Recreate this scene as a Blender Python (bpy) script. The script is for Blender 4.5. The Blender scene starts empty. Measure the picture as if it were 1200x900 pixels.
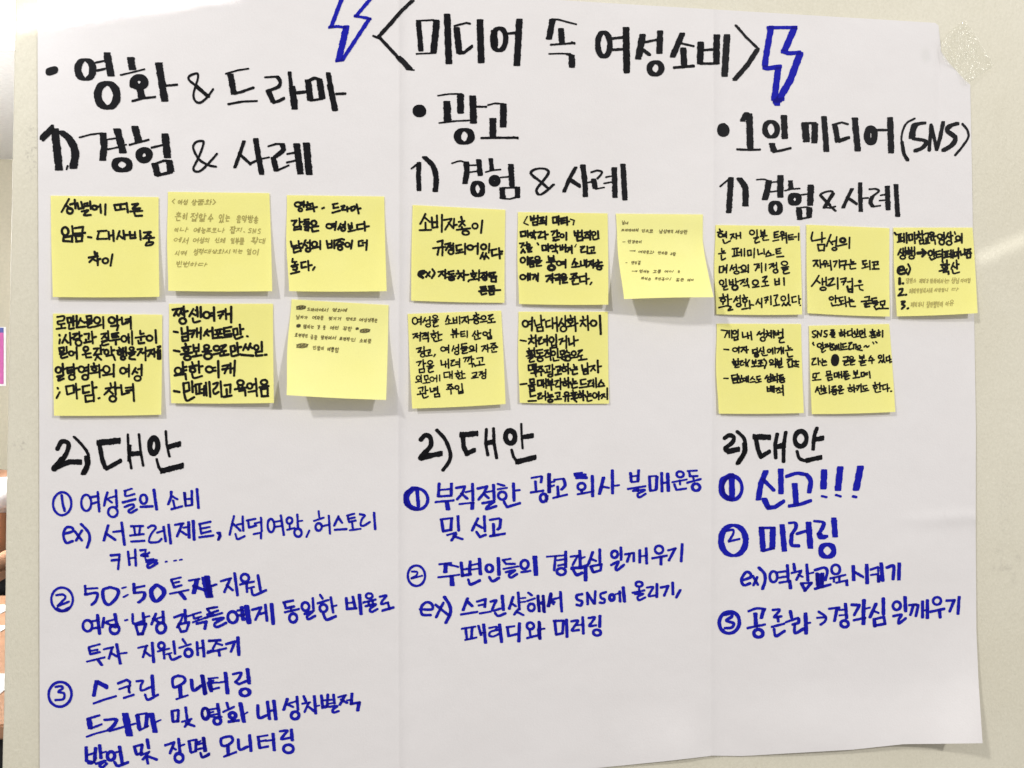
import bpy, bmesh, math, random
import numpy as np
from mathutils import Vector, Matrix, noise
random.seed(7)
RNG = np.random.default_rng(11)
C = bpy.context.scene.collection
scene = bpy.context.scene

# ------------------------------------------------------------------ camera
F_PX = 924.0
YAW = math.radians(7.3)
DIST = 0.64
EYE_H = 1.40
cam_d = bpy.data.cameras.new('camera'); cam = bpy.data.objects.new('camera', cam_d); C.objects.link(cam)
cam_d.sensor_width = 36; cam_d.lens = 36 * F_PX / 1200; cam_d.clip_start = 0.01; cam_d.clip_end = 60
cam.location = (-math.sin(YAW) * DIST, -math.cos(YAW) * DIST, EYE_H)
cam.rotation_euler = (math.pi / 2, 0, -YAW)
scene.camera = cam
CAM = np.array(cam.location); FWD = np.array([math.sin(YAW), math.cos(YAW), 0.]); RGT = np.array([math.cos(YAW), -math.sin(YAW), 0.])

# ------------------------------------------------------------------ light of the room
w = bpy.data.worlds.new('World'); scene.world = w; w.use_nodes = True
nt = w.node_tree; nt.nodes.clear()
out = nt.nodes.new('ShaderNodeOutputWorld'); bg = nt.nodes.new('ShaderNodeBackground')
tc = nt.nodes.new('ShaderNodeTexCoord'); sp = nt.nodes.new('ShaderNodeSeparateXYZ'); mr = nt.nodes.new('ShaderNodeMapRange')
cr = nt.nodes.new('ShaderNodeValToRGB')
nt.links.new(tc.outputs['Generated'], sp.inputs[0]); nt.links.new(sp.outputs['Z'], mr.inputs[0])
mr.inputs[1].default_value = -1; mr.inputs[2].default_value = 1
nt.links.new(mr.outputs[0], cr.inputs[0])
cr.color_ramp.elements[0].color = (1.08, 1.055, 1.05, 1); cr.color_ramp.elements[1].color = (0.82, 0.81, 0.795, 1)
nt.links.new(cr.outputs[0], bg.inputs[0]); bg.inputs[1].default_value = 0.645
nt.links.new(bg.outputs[0], out.inputs[0])

def area(name, loc, target, sx, sy, power, color, spread=math.pi, roll=0.0):
    l = bpy.data.lights.new(name, 'AREA'); l.shape = 'RECTANGLE'; l.size = sx; l.size_y = sy
    l.energy = power; l.color = color; l.spread = spread
    o = bpy.data.objects.new(name, l); C.objects.link(o); o.location = loc
    q = (Vector(target) - Vector(loc)).to_track_quat('-Z', 'Y')
    o.rotation_euler = (q @ Matrix.Rotation(roll, 3, 'Z').to_quaternion()).to_euler()
    return o
L1 = area('ceiling_light_left', (-2.25, -2.50, EYE_H + 2.20), (0, 0, EYE_H), 0.20, 0.24, 68, (1, 0.98, 0.95))
L2 = area('ceiling_light_right', (2.00, -3.05, EYE_H + 1.70), (0, 0, EYE_H), 0.20, 0.20, 63, (1, 0.98, 0.95))
WP = lambda px, py: CAM + (FWD + (px - 600) / F_PX * RGT - (py - 450) / F_PX * np.array([0, 0, 1.])) * (-CAM[1] / (FWD + (px - 600) / F_PX * RGT)[1])
g = WP(-45, -35)
L3 = area('corner_glare_fill', (g[0], -.115, g[2]), (g[0] + .03, 0, g[2] - .02), .08, .08, .062, (0.95, 0.98, 1))  # added light without a real lamp: whitens the upper left corner like lens bloom
def sliver(name, a, b, width, frm, dist, power):
    # added unseen light, nearly parallel, that draws a slanting streak on the wall
    A = Vector(WP(*a)); B = Vector(WP(*b)); mid = (A + B) / 2; d = Vector(frm).normalized()
    z = d; x = (B - A); L = x.length; x = (x - z * x.dot(z)).normalized(); y = z.cross(x)
    l = bpy.data.lights.new(name, 'AREA'); l.shape = 'RECTANGLE'; l.size = L; l.size_y = width; l.energy = power; l.spread = math.radians(.7)
    o = bpy.data.objects.new(name, l); C.objects.link(o)
    o.matrix_world = Matrix.Translation(mid + d * dist) @ Matrix((x, y, z)).transposed().to_4x4()
    return o
sliver('added_streak_left', (-70, 41), (275, -7), .010, (-.35, -1, .55), 1.3, .0100)
sliver('added_streak_right', (1146, 304), (1320, 226), .006, (-.35, -1, .55), 1.3, .0016)

scene.view_settings.view_transform = 'Standard'; scene.view_settings.look = 'None'
scene.view_settings.exposure = 0.0; scene.view_settings.gamma = 1
scene.cycles.max_bounces = 6; scene.cycles.use_denoising = True

# ------------------------------------------------------------------ helpers
def ray(px, py):
    px = np.asarray(px, float); py = np.asarray(py, float)
    a = (px - 600) / F_PX; b = -(py - 450) / F_PX
    return FWD[None, :] + a.reshape(-1, 1) * RGT[None, :] + b.reshape(-1, 1) * np.array([0, 0, 1.])
def on_wall(px, py, h=0.0):
    """points standing h (m) out from the wall plane y = 0"""
    d = ray(px, py); h = np.broadcast_to(np.asarray(h, float).reshape(-1), (len(d),))
    t = (-h - CAM[1]) / d[:, 1]
    return CAM[None, :] + d * t[:, None]
def at_depth(px, py, depth):
    return Vector((CAM + ray([px], [py])[0] * depth).tolist())

def link(name, verts, faces, mat, parent=None, smooth=False):
    me = bpy.data.meshes.new(name)
    me.from_pydata([tuple(map(float, v)) for v in verts], [], faces); me.materials.append(mat)
    if smooth:
        me.polygons.foreach_set('use_smooth', [True] * len(me.polygons))
    me.update()
    o = bpy.data.objects.new(name, me); C.objects.link(o)
    if parent is not None: o.parent = parent
    return o
def tag(o, label=None, cat=None, group=None, kind=None):
    if label: o['label'] = label
    if cat: o['category'] = cat
    if group: o['group'] = group
    if kind: o['kind'] = kind
    return o

class Mat:
    def __init__(s, name):
        s.m = bpy.data.materials.new(name); s.m.use_nodes = True; s.nt = s.m.node_tree
        s.b = s.nt.nodes['Principled BSDF']; s.out = s.nt.nodes['Material Output']
    def n(s, t, **kw):
        x = s.nt.nodes.new(t)
        for k, v in kw.items():
            if isinstance(k, str) and hasattr(x, k): setattr(x, k, v)
        return x
    def l(s, a, b): s.nt.links.new(a, b)
    def noise(s, scale, detail=6, rough=.6, stretch=None):
        t = s.n('ShaderNodeTexCoord'); x = s.n('ShaderNodeTexNoise'); x.inputs['Scale'].default_value = scale
        x.inputs['Detail'].default_value = detail; x.inputs['Roughness'].default_value = rough
        mp = s.n('ShaderNodeMapping'); s.l(t.outputs['Object'], mp.inputs[0]); s.l(mp.outputs[0], x.inputs[0])
        if stretch: mp.inputs['Scale'].default_value = stretch
        return x.outputs['Fac']
    def ramp(s, fac, stops):
        r = s.n('ShaderNodeValToRGB'); s.l(fac, r.inputs[0]); e = r.color_ramp.elements
        while len(e) < len(stops): e.new(0.5)
        for k, (p, c) in enumerate(stops):
            e[k].position = p; e[k].color = (*c, 1) if len(c) == 3 else c
        return r.outputs[0]
    def mix(s, fac, a, b, mode='MIX'):
        x = s.n('ShaderNodeMix'); x.data_type = 'RGBA'; x.blend_type = mode
        for k, v in ((0, fac), (6, a), (7, b)):
            if hasattr(v, 'links'): s.l(v, x.inputs[k])
            else: x.inputs[k].default_value = v if k == 0 else (*v, 1)
        return x.outputs[2]
    def color(s, c):
        if hasattr(c, 'links'): s.l(c, s.b.inputs['Base Color'])
        else: s.b.inputs['Base Color'].default_value = (*c, 1)
    def bump(s, fac, strength, dist):
        b = s.n('ShaderNodeBump'); b.inputs['Strength'].default_value = strength; b.inputs['Distance'].default_value = dist
        s.l(fac, b.inputs['Height'])
        if s.b.inputs['Normal'].links: s.l(s.b.inputs['Normal'].links[0].from_socket, b.inputs['Normal'])
        s.l(b.outputs[0], s.b.inputs['Normal'])
    def set(s, **kw):
        for k, v in kw.items(): s.b.inputs[k.replace('_', ' ')].default_value = v
        return s

M = {}
def mk_paper():
    m = Mat('drawing_paper')
    base = m.mix(m.ramp(m.noise(9, 4), [(.3, (0, 0, 0)), (.7, (1, 1, 1))]), (.758, .732, .728), (.784, .760, .760))
    fine = m.ramp(m.noise(900, 3), [(.25, (.965, .965, .965)), (.75, (1, 1, 1))])
    c = m.mix(1.0, base, fine, 'MULTIPLY')
    # faint grey thumb mark near the upper right corner
    t = m.n('ShaderNodeTexCoord'); g = WP(1083, 66); mp = m.n('ShaderNodeMapping'); mp.vector_type = 'TEXTURE'
    mp.inputs['Location'].default_value = (g[0], 0, g[2]); mp.inputs['Scale'].default_value = (.0065, 1, .0085)
    m.l(t.outputs['Object'], mp.inputs[0]); vl = m.n('ShaderNodeVectorMath'); vl.operation = 'LENGTH'; m.l(mp.outputs[0], vl.inputs[0])
    c2 = m.mix(m.ramp(vl.outputs['Value'], [(.35, (.5, .5, .5)), (1.0, (0, 0, 0))]), c, (.66, .65, .63))
    m.color(c2); m.set(Roughness=.72); m.b.inputs['Specular IOR Level'].default_value = .25
    m.bump(m.noise(650, 5), .25, .0004); m.bump(m.noise(14, 3, .5), .5, .0035)
    return m.m
M['paper'] = mk_paper()
def mk_note(name, a, b):
    m = Mat(name)
    c = m.mix(m.ramp(m.noise(25, 3), [(.3, (0, 0, 0)), (.7, (1, 1, 1))]), a, b)
    c = m.mix(1.0, c, m.ramp(m.noise(1100, 3), [(.25, (.95, .95, .95)), (.75, (1, 1, 1))]), 'MULTIPLY')
    m.color(c); m.set(Roughness=.65); m.b.inputs['Specular IOR Level'].default_value = .25
    m.bump(m.noise(800, 4), .2, .0003); m.bump(m.noise(40, 2), .25, .001)
    tr = m.n('ShaderNodeBsdfTranslucent'); m.l(c, tr.inputs[0]); mx = m.n('ShaderNodeMixShader'); mx.inputs[0].default_value = .16
    m.l(m.b.outputs[0], mx.inputs[1]); m.l(tr.outputs[0], mx.inputs[2]); m.l(mx.outputs[0], m.out.inputs[0])
    return m.m
M['note'] = mk_note('yellow_note_paper', (.965, .915, .300), (.98, .935, .335))
M['note_pale'] = mk_note('pale_yellow_note_paper', (.975, .94, .35), (.985, .955, .385))
def mk_ink(name, single, double, rough, spec, dry=0.0):
    m = Mat(name)
    at = m.n('ShaderNodeAttribute'); at.attribute_name = 'ink'
    c = m.mix(at.outputs['Fac'], single, double)
    c = m.mix(m.ramp(m.noise(160, 5), [(.35, (0, 0, 0)), (.75, (1, 1, 1))]), c, m.mix(.5, c, single))
    m.color(c); m.set(Roughness=rough); m.b.inputs['Specular IOR Level'].default_value = spec
    m.bump(m.noise(700, 4), .2, .0002)
    return m.m
M['black'] = mk_ink('black_marker_ink', (.0065, .0065, .0085), (.003, .003, .0035), .5, .08)
M['blue'] = mk_ink('blue_marker_ink', (.010, .012, .37), (.005, .004, .20), .6, .07)
M['black_note'] = mk_ink('black_pen_ink', (.009, .009, .008), (.005, .005, .005), .6, .1)
M['pencil'] = mk_ink('pencil_on_yellow', (.42, .365, .11), (.28, .24, .07), .6, .2)
M['pencil_faint'] = mk_ink('faint_pencil_on_yellow', (.48, .42, .13), (.33, .29, .1), .6, .2)
M['pencil_dark'] = mk_ink('thin_grey_pen_on_yellow', (.25, .215, .075), (.03, .03, .02), .6, .2)
def mk_wall():
    m = Mat('painted_panel')
    c = m.mix(m.ramp(m.noise(5, 5), [(.3, (0, 0, 0)), (.7, (1, 1, 1))]), (.700, .660, .535), (.755, .720, .605))
    sm = m.ramp(m.noise(13, 6, .65, (1, 1, .7)), [(.60, (1, 1, 1)), (.72, (.87, .865, .85)), (.80, (.80, .80, .78))])
    c = m.mix(.45, c, sm, 'MULTIPLY')
    c = m.mix(.7, c, m.ramp(m.noise(420, 4, .7), [(.3, (.86, .86, .83)), (.7, (1, 1, 1))]), 'MULTIPLY')
    t = m.n('ShaderNodeTexCoord')
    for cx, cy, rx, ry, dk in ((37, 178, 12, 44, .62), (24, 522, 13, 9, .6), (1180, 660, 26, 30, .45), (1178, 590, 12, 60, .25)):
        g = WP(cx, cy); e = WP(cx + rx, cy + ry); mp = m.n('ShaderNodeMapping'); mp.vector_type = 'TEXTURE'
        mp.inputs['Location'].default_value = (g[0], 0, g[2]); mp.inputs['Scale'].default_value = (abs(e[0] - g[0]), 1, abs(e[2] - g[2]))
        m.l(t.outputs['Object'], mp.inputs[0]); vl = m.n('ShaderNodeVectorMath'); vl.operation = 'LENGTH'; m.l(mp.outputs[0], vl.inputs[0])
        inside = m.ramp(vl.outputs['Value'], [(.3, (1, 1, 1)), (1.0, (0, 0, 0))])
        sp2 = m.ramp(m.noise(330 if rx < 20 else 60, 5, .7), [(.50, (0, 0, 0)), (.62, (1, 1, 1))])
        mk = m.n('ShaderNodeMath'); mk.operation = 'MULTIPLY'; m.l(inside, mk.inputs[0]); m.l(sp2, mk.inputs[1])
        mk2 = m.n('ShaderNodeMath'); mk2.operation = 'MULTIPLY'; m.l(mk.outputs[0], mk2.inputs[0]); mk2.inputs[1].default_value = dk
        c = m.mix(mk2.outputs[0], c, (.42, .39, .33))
    m.color(c); m.set(Roughness=.5); m.b.inputs['Specular IOR Level'].default_value = .35
    m.bump(m.noise(260, 6, .7), .35, .0008)
    v = m.noise(120, 4, .75, (1.6, 1, .55)); m.bump(m.ramp(v, [(.45, (0, 0, 0)), (.62, (1, 1, 1))]), .22, .0008)
    return m.m
M['wall'] = mk_wall()
def plain(name, c, rough=.6, spec=.3, nscale=60, amt=.12, emit=None):
    m = Mat(name)
    m.color(m.mix(m.ramp(m.noise(nscale, 5), [(.3, (0, 0, 0)), (.7, (1, 1, 1))]), tuple(x * (1 - amt) for x in c), c))
    m.set(Roughness=rough); m.b.inputs['Specular IOR Level'].default_value = spec
    m.bump(m.noise(nscale * 4, 4), .2, .001)
    if emit:
        m.b.inputs['Emission Color'].default_value = (1, .98, .94, 1); m.b.inputs['Emission Strength'].default_value = emit
    return m.m
# pen strokes read off the sheet: region origin and scale, default nib, strokes
# 'x,y x,y' polyline | '~' smooth | 'o cx,cy,rx,ry' loop | '/w,h' nib of that stroke
CROPS = {
 'A':(40,45,6),'B':(220,60,6),'C':(40,130,6),'D':(200,140,6),'E':(380,0,6),'F':(540,0,6),'G':(720,10,5),'H':(470,90,6),
 'I':(470,170,8.571),'J':(600,170,8.571),'K':(830,120,7.059),'L':(980,120,7.059),'M':(830,190,9.23),'N':(940,190,9.23),
 'O':(50,495,6.667),'P':(60,560,6),'Q':(250,590,6),'R':(50,665,6),'S':(240,660,5.217),'T':(50,780,6),'U':(230,780,6),
 'V':(470,490,6),'W':(640,540,6.316),'X':(470,630,6.667),'Y':(630,620,6.429),'Z':(830,490,6),'a':(830,600,7.059),
 'b':(930,640,8.571),'c':(830,690,7.059),'d':(970,690,7.059),'AA':(380,0,12)}
BIG = [
('heading_line','black','top left heading about film and drama in thick black marker',[
 ('A',(50,14),"""105,234 145,221/48,50; o360,218,54,70; 430,170 490,158/12,14; 440,226 497,214/12,16; 512,104 540,260; o514,400,66,88/52,26;
 680,138 690,215; 608,257 690,238 775,216/12,12; o738,307,38,34/54,42; 690,312 690,330/40,36; 745,360 757,412; 690,440 770,420 850,411/14,16; 876,176 918,438; 930,331 1005,325/14,16"""),
 ('B',(16,16),"""~150,318 100,285 60,245 8,200 15,172 65,156 72,185 55,245 40,310 55,352 90,360 135,325 178,268/15,17; 60,245 140,315/24,18; 268,158 350,134 425,122/14,12; 300,165 325,298/42,14; 328,298 375,286 460,256/20,18; 288,372 380,354 482,350/20,14;
 545,183 630,178/18,14; ~630,180 650,212 636,250 560,280/24,18; 570,286 600,354/36,16; 602,360 640,350 678,330/14,20; 716,150 728,260/26,16; 733,250 752,402/46,16; 750,294 830,285/18,22;
 845,206 862,340/44,16; 850,208 890,188 925,198/24,18; 925,200 946,328/44,16; 865,346 945,334/20,16; 988,158 1010,280/34,20; 1000,240 1036,412/40,18; 1045,300 1108,298/16,18""")]),
('heading_line','black','first section heading under the film heading in thick black marker',[
 ('C',(54,16),"""48,188 128,112/20,30; 62,200 135,130/16,26; 145,130 175,410; ~188,146 250,200 288,290 275,398/54,18; 228,410 235,388/14,14; 318,186 400,164 480,156/10,12; 484,160 492,250 482,342/48,16; 515,200 570,192/10,12; 515,270 590,255/10,12; 584,130 624,290/50,16; 630,240 648,236/10,10;
 o618,378,52,40/44,26; 708,112 735,212/48,16; 670,238 735,220 805,202/10,14; o773,310,36,36/48,40; 825,258 900,240/10,14; 920,164 938,325/52,14; 848,372 868,450/46,14; 850,372 910,350 950,350/18,16; 950,352 960,420/48,16; 868,452 965,430/24,20"""),
 ('D',(16,16),"""~318,332 265,320 200,280 158,200 180,158 225,152 228,180 195,270 160,340 175,365 210,360 260,315 325,242/16,16; 515,155 490,230 452,335/24,16; 480,240 560,312/18,22; 560,310 600,290/12,16; 598,140 615,250 640,380/38,18; 645,275 690,266/14,12;
 688,188 740,172 785,172/16,14; ~785,175 790,215 735,262/36,16; 722,270 742,358/38,16; 745,360 830,322/12,14; 820,242 875,232/14,14; 818,302 880,288/14,14; 886,175 912,378/46,16; 954,170 974,382/48,16""")]),
('title_line','black','title of the whole sheet in angle brackets in black marker',[
 ('E',(22,20),"""620,5 540,80 470,160 385,255/30,12; 345,252 400,275/16,14; 395,270 460,340 520,405/24,20; 520,400 570,450 600,485/42,16; 600,488 630,492/12,10;
 662,150 680,355/36,14; 650,146 770,140/10,12; 785,145 790,155 768,365/46,16; 650,378 780,372/14,10; 864,105 876,440/46,20; 915,182 1000,160 1025,166/12,14; 930,198 950,370/44,16; 950,372 985,368 1040,325/14,22"""),
 ('F',(46,16),"""134,142 144,436/46,16; o270,276,46,80/36,20; 235,220 240,320/44,20; 305,238 385,230/16,18; 412,138 395,455/46,16;
 645,140 620,270/42,16; ~640,134 690,138 740,152 812,170/12,12; 704,205 712,298/42,16; 635,314 800,302/16,14; 780,296 800,305/14,14; 622,378 700,376 770,378/12,10; 780,392 782,468/44,16; 750,380 790,392/20,14;
 o1006,312,44,84/38,22; 1068,270 1138,262/14,18; 1070,350 1138,345/14,18; 1162,200 1170,430 1166,505/42,20"""),
 ('G',(36,14),"""68,115 72,370/38,14; 166,155 140,292/38,14; 175,198 250,182/12,14; 160,235 205,270/20,14; 268,135 264,258/36,14; o241,350,36,36/32,20; 398,148 342,280/34,14; 385,202 465,220/12,12; 404,235 410,340/36,14; 350,346 465,336/14,16;
 506,200 502,320/38,14; 502,245 595,238/12,14; 600,158 598,320/38,14; 505,322 600,322/14,14; 660,158 646,392/38,16; 712,98 770,165 846,238/14,10; 835,245 780,330 706,415/28,16""")]),
('heading_line','black','middle heading about advertising in thick black marker',[
 ('H',(48,14),"""o128,240,18,18/58,48; 260,132 340,120 425,120/12,10; 418,125 418,252/46,14; 322,176 328,312/50,14; 270,324 390,310 485,306/14,10; 504,138 510,322/48,14; 530,210 600,210/10,14; o445,418,50,48/48,18;
 612,198 660,186 720,190/12,12; 720,195 718,348/46,16; 645,296 645,420/46,14; 565,430 680,428 820,428/16,16; 790,422 822,434/10,12""")]),
('heading_line','black','first section heading under the advertising heading in black marker',[
 ('I',(50,20),"""105,235 185,175/20,18; 180,180 175,300 180,450/48,22; ~238,122 320,210 352,330 345,460/54,22; ~512,182 590,160 650,175/16,16; ~655,175 660,260 642,380/56,22; 695,202 765,200/12,14; 690,272 765,262/12,14; 780,152 795,300/52,20;
 o770,440,50,66/52,28; 902,140 912,250/44,18; 850,270 920,252 1000,245/14,16; o940,358,32,32/56,50; 1000,325 1080,318/12,14; 1102,198 1115,405/56,20; 1015,435 1022,530/56,20; 1020,430 1165,425/20,18; 1170,430 1170,520/52,24; 1020,535 1090,542 1165,522/20,16"""),
 ('J',(26,20),"""~370,440 290,370 190,285 240,240 330,238 368,275 320,350 250,440 260,490 300,492 370,440 418,395/26,18; 640,225 575,340 525,465/36,20; 580,345 680,410/26,36; 712,205 735,400 738,510/52,22; 760,376 800,368/12,14;
 ~798,272 860,255 905,275 860,335/22,20; 820,345 835,430/52,20; 840,440 925,425/16,16; 945,322 1000,310/14,14; 925,384 1000,372/14,14; 1028,232 1035,520/54,20; 1115,198 1135,545/54,22""")]),
('heading_line','black','top right heading about one person media in black marker',[
 ('K',(52,16),"""o124,228,20,22/62,64; 285,148 318,92/44,22; 340,100 348,380/54,20; 238,388 330,392 430,390/14,18; o520,222,52,64/44,22; 626,112 634,294/52,16; 528,342 545,400/50,14; 540,408 600,398 680,378/20,20;
 800,170 812,322/58,14; 800,172 885,170/24,18; 882,180 878,330/52,16; 958,122 978,400/46,18; 1030,185 1105,165 1155,180/18,16; 1050,195 1070,318/44,16; 1085,322 1165,290/18,24"""),
 ('L',(46,18),"""0,320 105,290/10,26; 154,134 178,395/50,18; o286,272,32,60/52,40; 330,228 415,228/18,20; 446,130 455,412/50,18; ~650,132 575,180 540,290 560,400 590,480/16,12; ~545,330 560,420 590,475/28,20;
 ~720,170 650,190 625,290/50,22; ~640,300 740,320 720,370 655,400/32,24; 785,185 770,395/28,22; 790,200 830,385/28,24; 885,165 860,290 830,390/30,22; ~1000,175 940,195 920,235 985,290 960,350 890,395/36,26; ~1045,178 1085,230 1092,290 1040,370 985,435/18,20""")]),
('heading_line','black','first section heading under the one person media heading in black marker',[
 ('M',(56,20),"""130,262 235,175/20,20; 245,172 235,350 222,540/62,22; ~338,178 400,280 402,465/66,24; ~525,188 600,185 650,200/14,14; ~655,205 640,300 612,400/66,22; 700,215 745,212/12,14; 670,322 745,312/14,16; 780,152 780,372/66,24; o728,495,52,62/58,28;
 890,205 895,285/52,18; 830,308 900,290 990,285/14,16; o935,400,44,50/60,38; 985,355 1075,345/14,16; 1110,250 1102,462/66,18; 980,495 990,615/60,20; 970,495 1060,485 1100,495/20,16; 1095,500 1090,590/62,26; 985,615 1100,595/20,20"""),
 ('N',(34,20),"""~250,470 330,330 270,318 200,355 260,430 360,525/24,20; 200,360 300,460/30,24; 335,340 240,490/38,24; 230,488 310,495 360,478/18,18; 540,290 490,390 445,490/38,18; 495,385 590,450/26,32; 628,230 630,400 635,525/46,24; 660,390 715,386/14,14;
 ~730,292 800,290 830,315 760,370/24,20; ~760,375 740,430 765,480/44,20; 770,482 845,470/20,16; 850,358 895,350/16,16; 838,415 895,410/16,16; 922,265 930,510/54,22; 1015,248 1035,580/50,22""")]),
('heading_line','black','second section heading at left in black brush marker',[
 ('O',(24,30),"""~115,205 150,150 200,165 190,230 150,300/34,34; 150,290 90,360/44,44; 100,352 210,308 300,310/16,40; ~245,112 310,180 355,250 350,330 320,400/24,14; ~345,270 350,330 318,400/44,24;
 425,160 605,142/10,46; 445,180 465,290 490,355/34,24; 500,360 608,300/26,34; 665,98 670,230 692,355/20,24; 680,180 675,300/30,14; 690,245 770,240/14,38; 752,95 765,230 785,335/20,20; o868,182,32,58/40,44; 962,70 968,170 990,265/20,18; 985,190 1075,168/14,40; 890,290 905,345 930,385/20,24; 925,380 1095,338/16,42""")]),
('heading_line','black','second section heading at centre in black brush marker',[
 ('V',(22,26),"""~140,150 170,120 205,135 210,190 180,230/32,30; 175,235 140,280/40,34; 145,282 210,262 285,248/16,36; ~252,85 310,150 345,240 340,300 295,365/26,22; 415,118 538,108/10,38; 435,130 440,200 460,245/32,24; 460,250 515,225/24,32;
 600,78 595,180 610,258/22,18; 605,175 655,165/14,34; 650,72 655,180 672,280/22,18; o768,132,34,44/34,34; 845,42 848,120 855,210/16,16; 850,135 928,122/14,34; 778,225 790,270 815,305/20,22; 810,308 945,275/16,36""")]),
('heading_line','black','second section heading at right in black brush marker',[
 ('Z',(22,26),"""~115,140 150,120 180,135 170,170 120,210/28,28; 115,215 140,235 215,218/18,36; ~205,95 250,140 262,200 240,270 205,320/26,20; ~255,180 255,240 210,315/34,22; 318,130 435,135/14,38; 335,145 350,220 370,270/30,22; 370,272 430,235/24,30;
 485,112 470,190 475,280/26,20; 490,200 540,190/14,38; 545,100 530,200 530,305/26,20; o650,145,42,52/30,34; ~765,68 745,130 738,220/26,16; 750,150 808,140/16,34; ~625,235 640,280 680,298 720,292/22,22; 690,298 795,275/16,32""")]),
('answer_line','blue','first numbered point at left about women in thin blue marker',[
 ('O',(18,18),"""o152,635,70,92/18,18; 148,568 155,630 172,692/20,16; o340,628,40,62; 372,585 430,575; 385,635 435,620; 430,545 442,695/20,18; ~505,548 490,600 480,650/20,16; 500,595 540,625/18,16; 520,590 572,575/16,14; 572,530 580,660/20,16; o548,700,36,40/18,18;
 640,535 695,518/20,14; ~645,540 650,575 715,560/18,16; 625,625 725,600/16,20; ~640,660 700,640 712,660 670,690 690,705 735,680/18,18; o788,600,26,36/20,18; 765,660 860,655/16,20; 868,525 890,680/24,16; ~1005,540 1000,590 980,640/22,14; 1010,575 1050,600/20,14; 1020,610 1030,665/18,14; 1005,678 1090,655/14,18; 1110,550 1115,635/20,16"""),
 ('P',(18,18),"""935,105 945,195/18,14; 988,92 990,190/18,14; 940,150 990,145/12,14; 945,198 990,190/14,14; 1025,80 1035,210/20,16;
 ~85,395 150,375 145,350 105,350 85,400 105,455 150,445/18,18; 165,375 215,440/18,16; 215,370 175,440/18,16; ~210,325 260,380 270,430 252,490/20,16; 400,335 370,440/20,16; 385,390 450,435/16,18; 435,380 500,372/14,16; 495,315 515,470/20,16;
 560,340 645,338/14,16; 582,345 590,400/16,14; 625,345 618,400/16,14; 555,405 650,395/14,16; 562,448 655,442/14,16; ~680,350 710,335 735,350 700,400 690,450 750,450 775,430/14,16; 745,385 785,372/14,14; 790,345 805,445/18,16; 825,330 840,460/20,16;
 870,330 930,320/14,16; 920,325 885,410/18,16; 905,370 950,400/16,16; 930,350 965,345/14,14; 965,310 970,420/22,14; 998,302 1005,435/22,14; 1040,325 1120,308/14,16; 1045,330 1055,390 1120,375/16,16; 1045,358 1115,345/12,14; 1040,418 1140,405/14,16; 1185,385 1190,410 1175,435/18,14;
 418,545 480,540 470,640/16,18; 425,580 480,575/16,18; 540,520 550,610/18,18; 590,505 595,615/18,18; 548,565 595,560/12,14; 625,510 665,505 660,530 630,545 680,550/14,16; 650,550 690,525/14,16; 660,560 665,580 720,570/12,14; ~670,590 740,580 680,610 690,632 745,600/18,18; 805,590 812,588/14,12; 865,583 878,580/14,12; 905,577 918,574/14,12""") ,
 ('Q',(17,17),"""30,205 45,220 35,255/18,14; 145,90 130,150 115,218/16,16; 135,140 190,190/16,16; 165,150 205,140/12,14; 206,92 210,190/17,16; ~155,215 170,250 220,230/14,16; 235,120 295,108/16,14; 245,120 250,170 300,155/16,16; 290,140 335,130/12,14; 335,100 340,195/16,14; 285,215 335,205 335,245/16,14;
 o405,155,24,46/16,16; 425,130 475,122/14,14; 430,165 480,158/14,14; 475,85 495,220/17,16; o535,120,20,22/16,16; 535,145 538,175/14,12; 520,185 570,172/14,14; 590,78 595,165/16,14; 600,125 625,120/12,12; o595,205,26,28/17,17; 675,190 655,235/14,14;
 740,55 745,95/14,14; 708,122 775,100/14,14; o740,165,22,26/16,17; 765,160 810,150/12,14; 812,88 820,210/16,16; 880,90 850,155/16,16; 880,100 905,135/16,16; 855,185 935,180/16,16; 940,85 990,72/14,14; 945,90 955,130 1000,120/16,16; 945,108 995,98/12,14; 975,130 980,170/16,14; 960,188 1035,178/14,14;
 ~1030,75 1065,85 1045,110 1035,150 1060,155 1100,130/14,16; 1130,65 1138,180/18,16""")]),
('answer_line','blue','second numbered point at left about fifty fifty investment in blue marker',[
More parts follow.
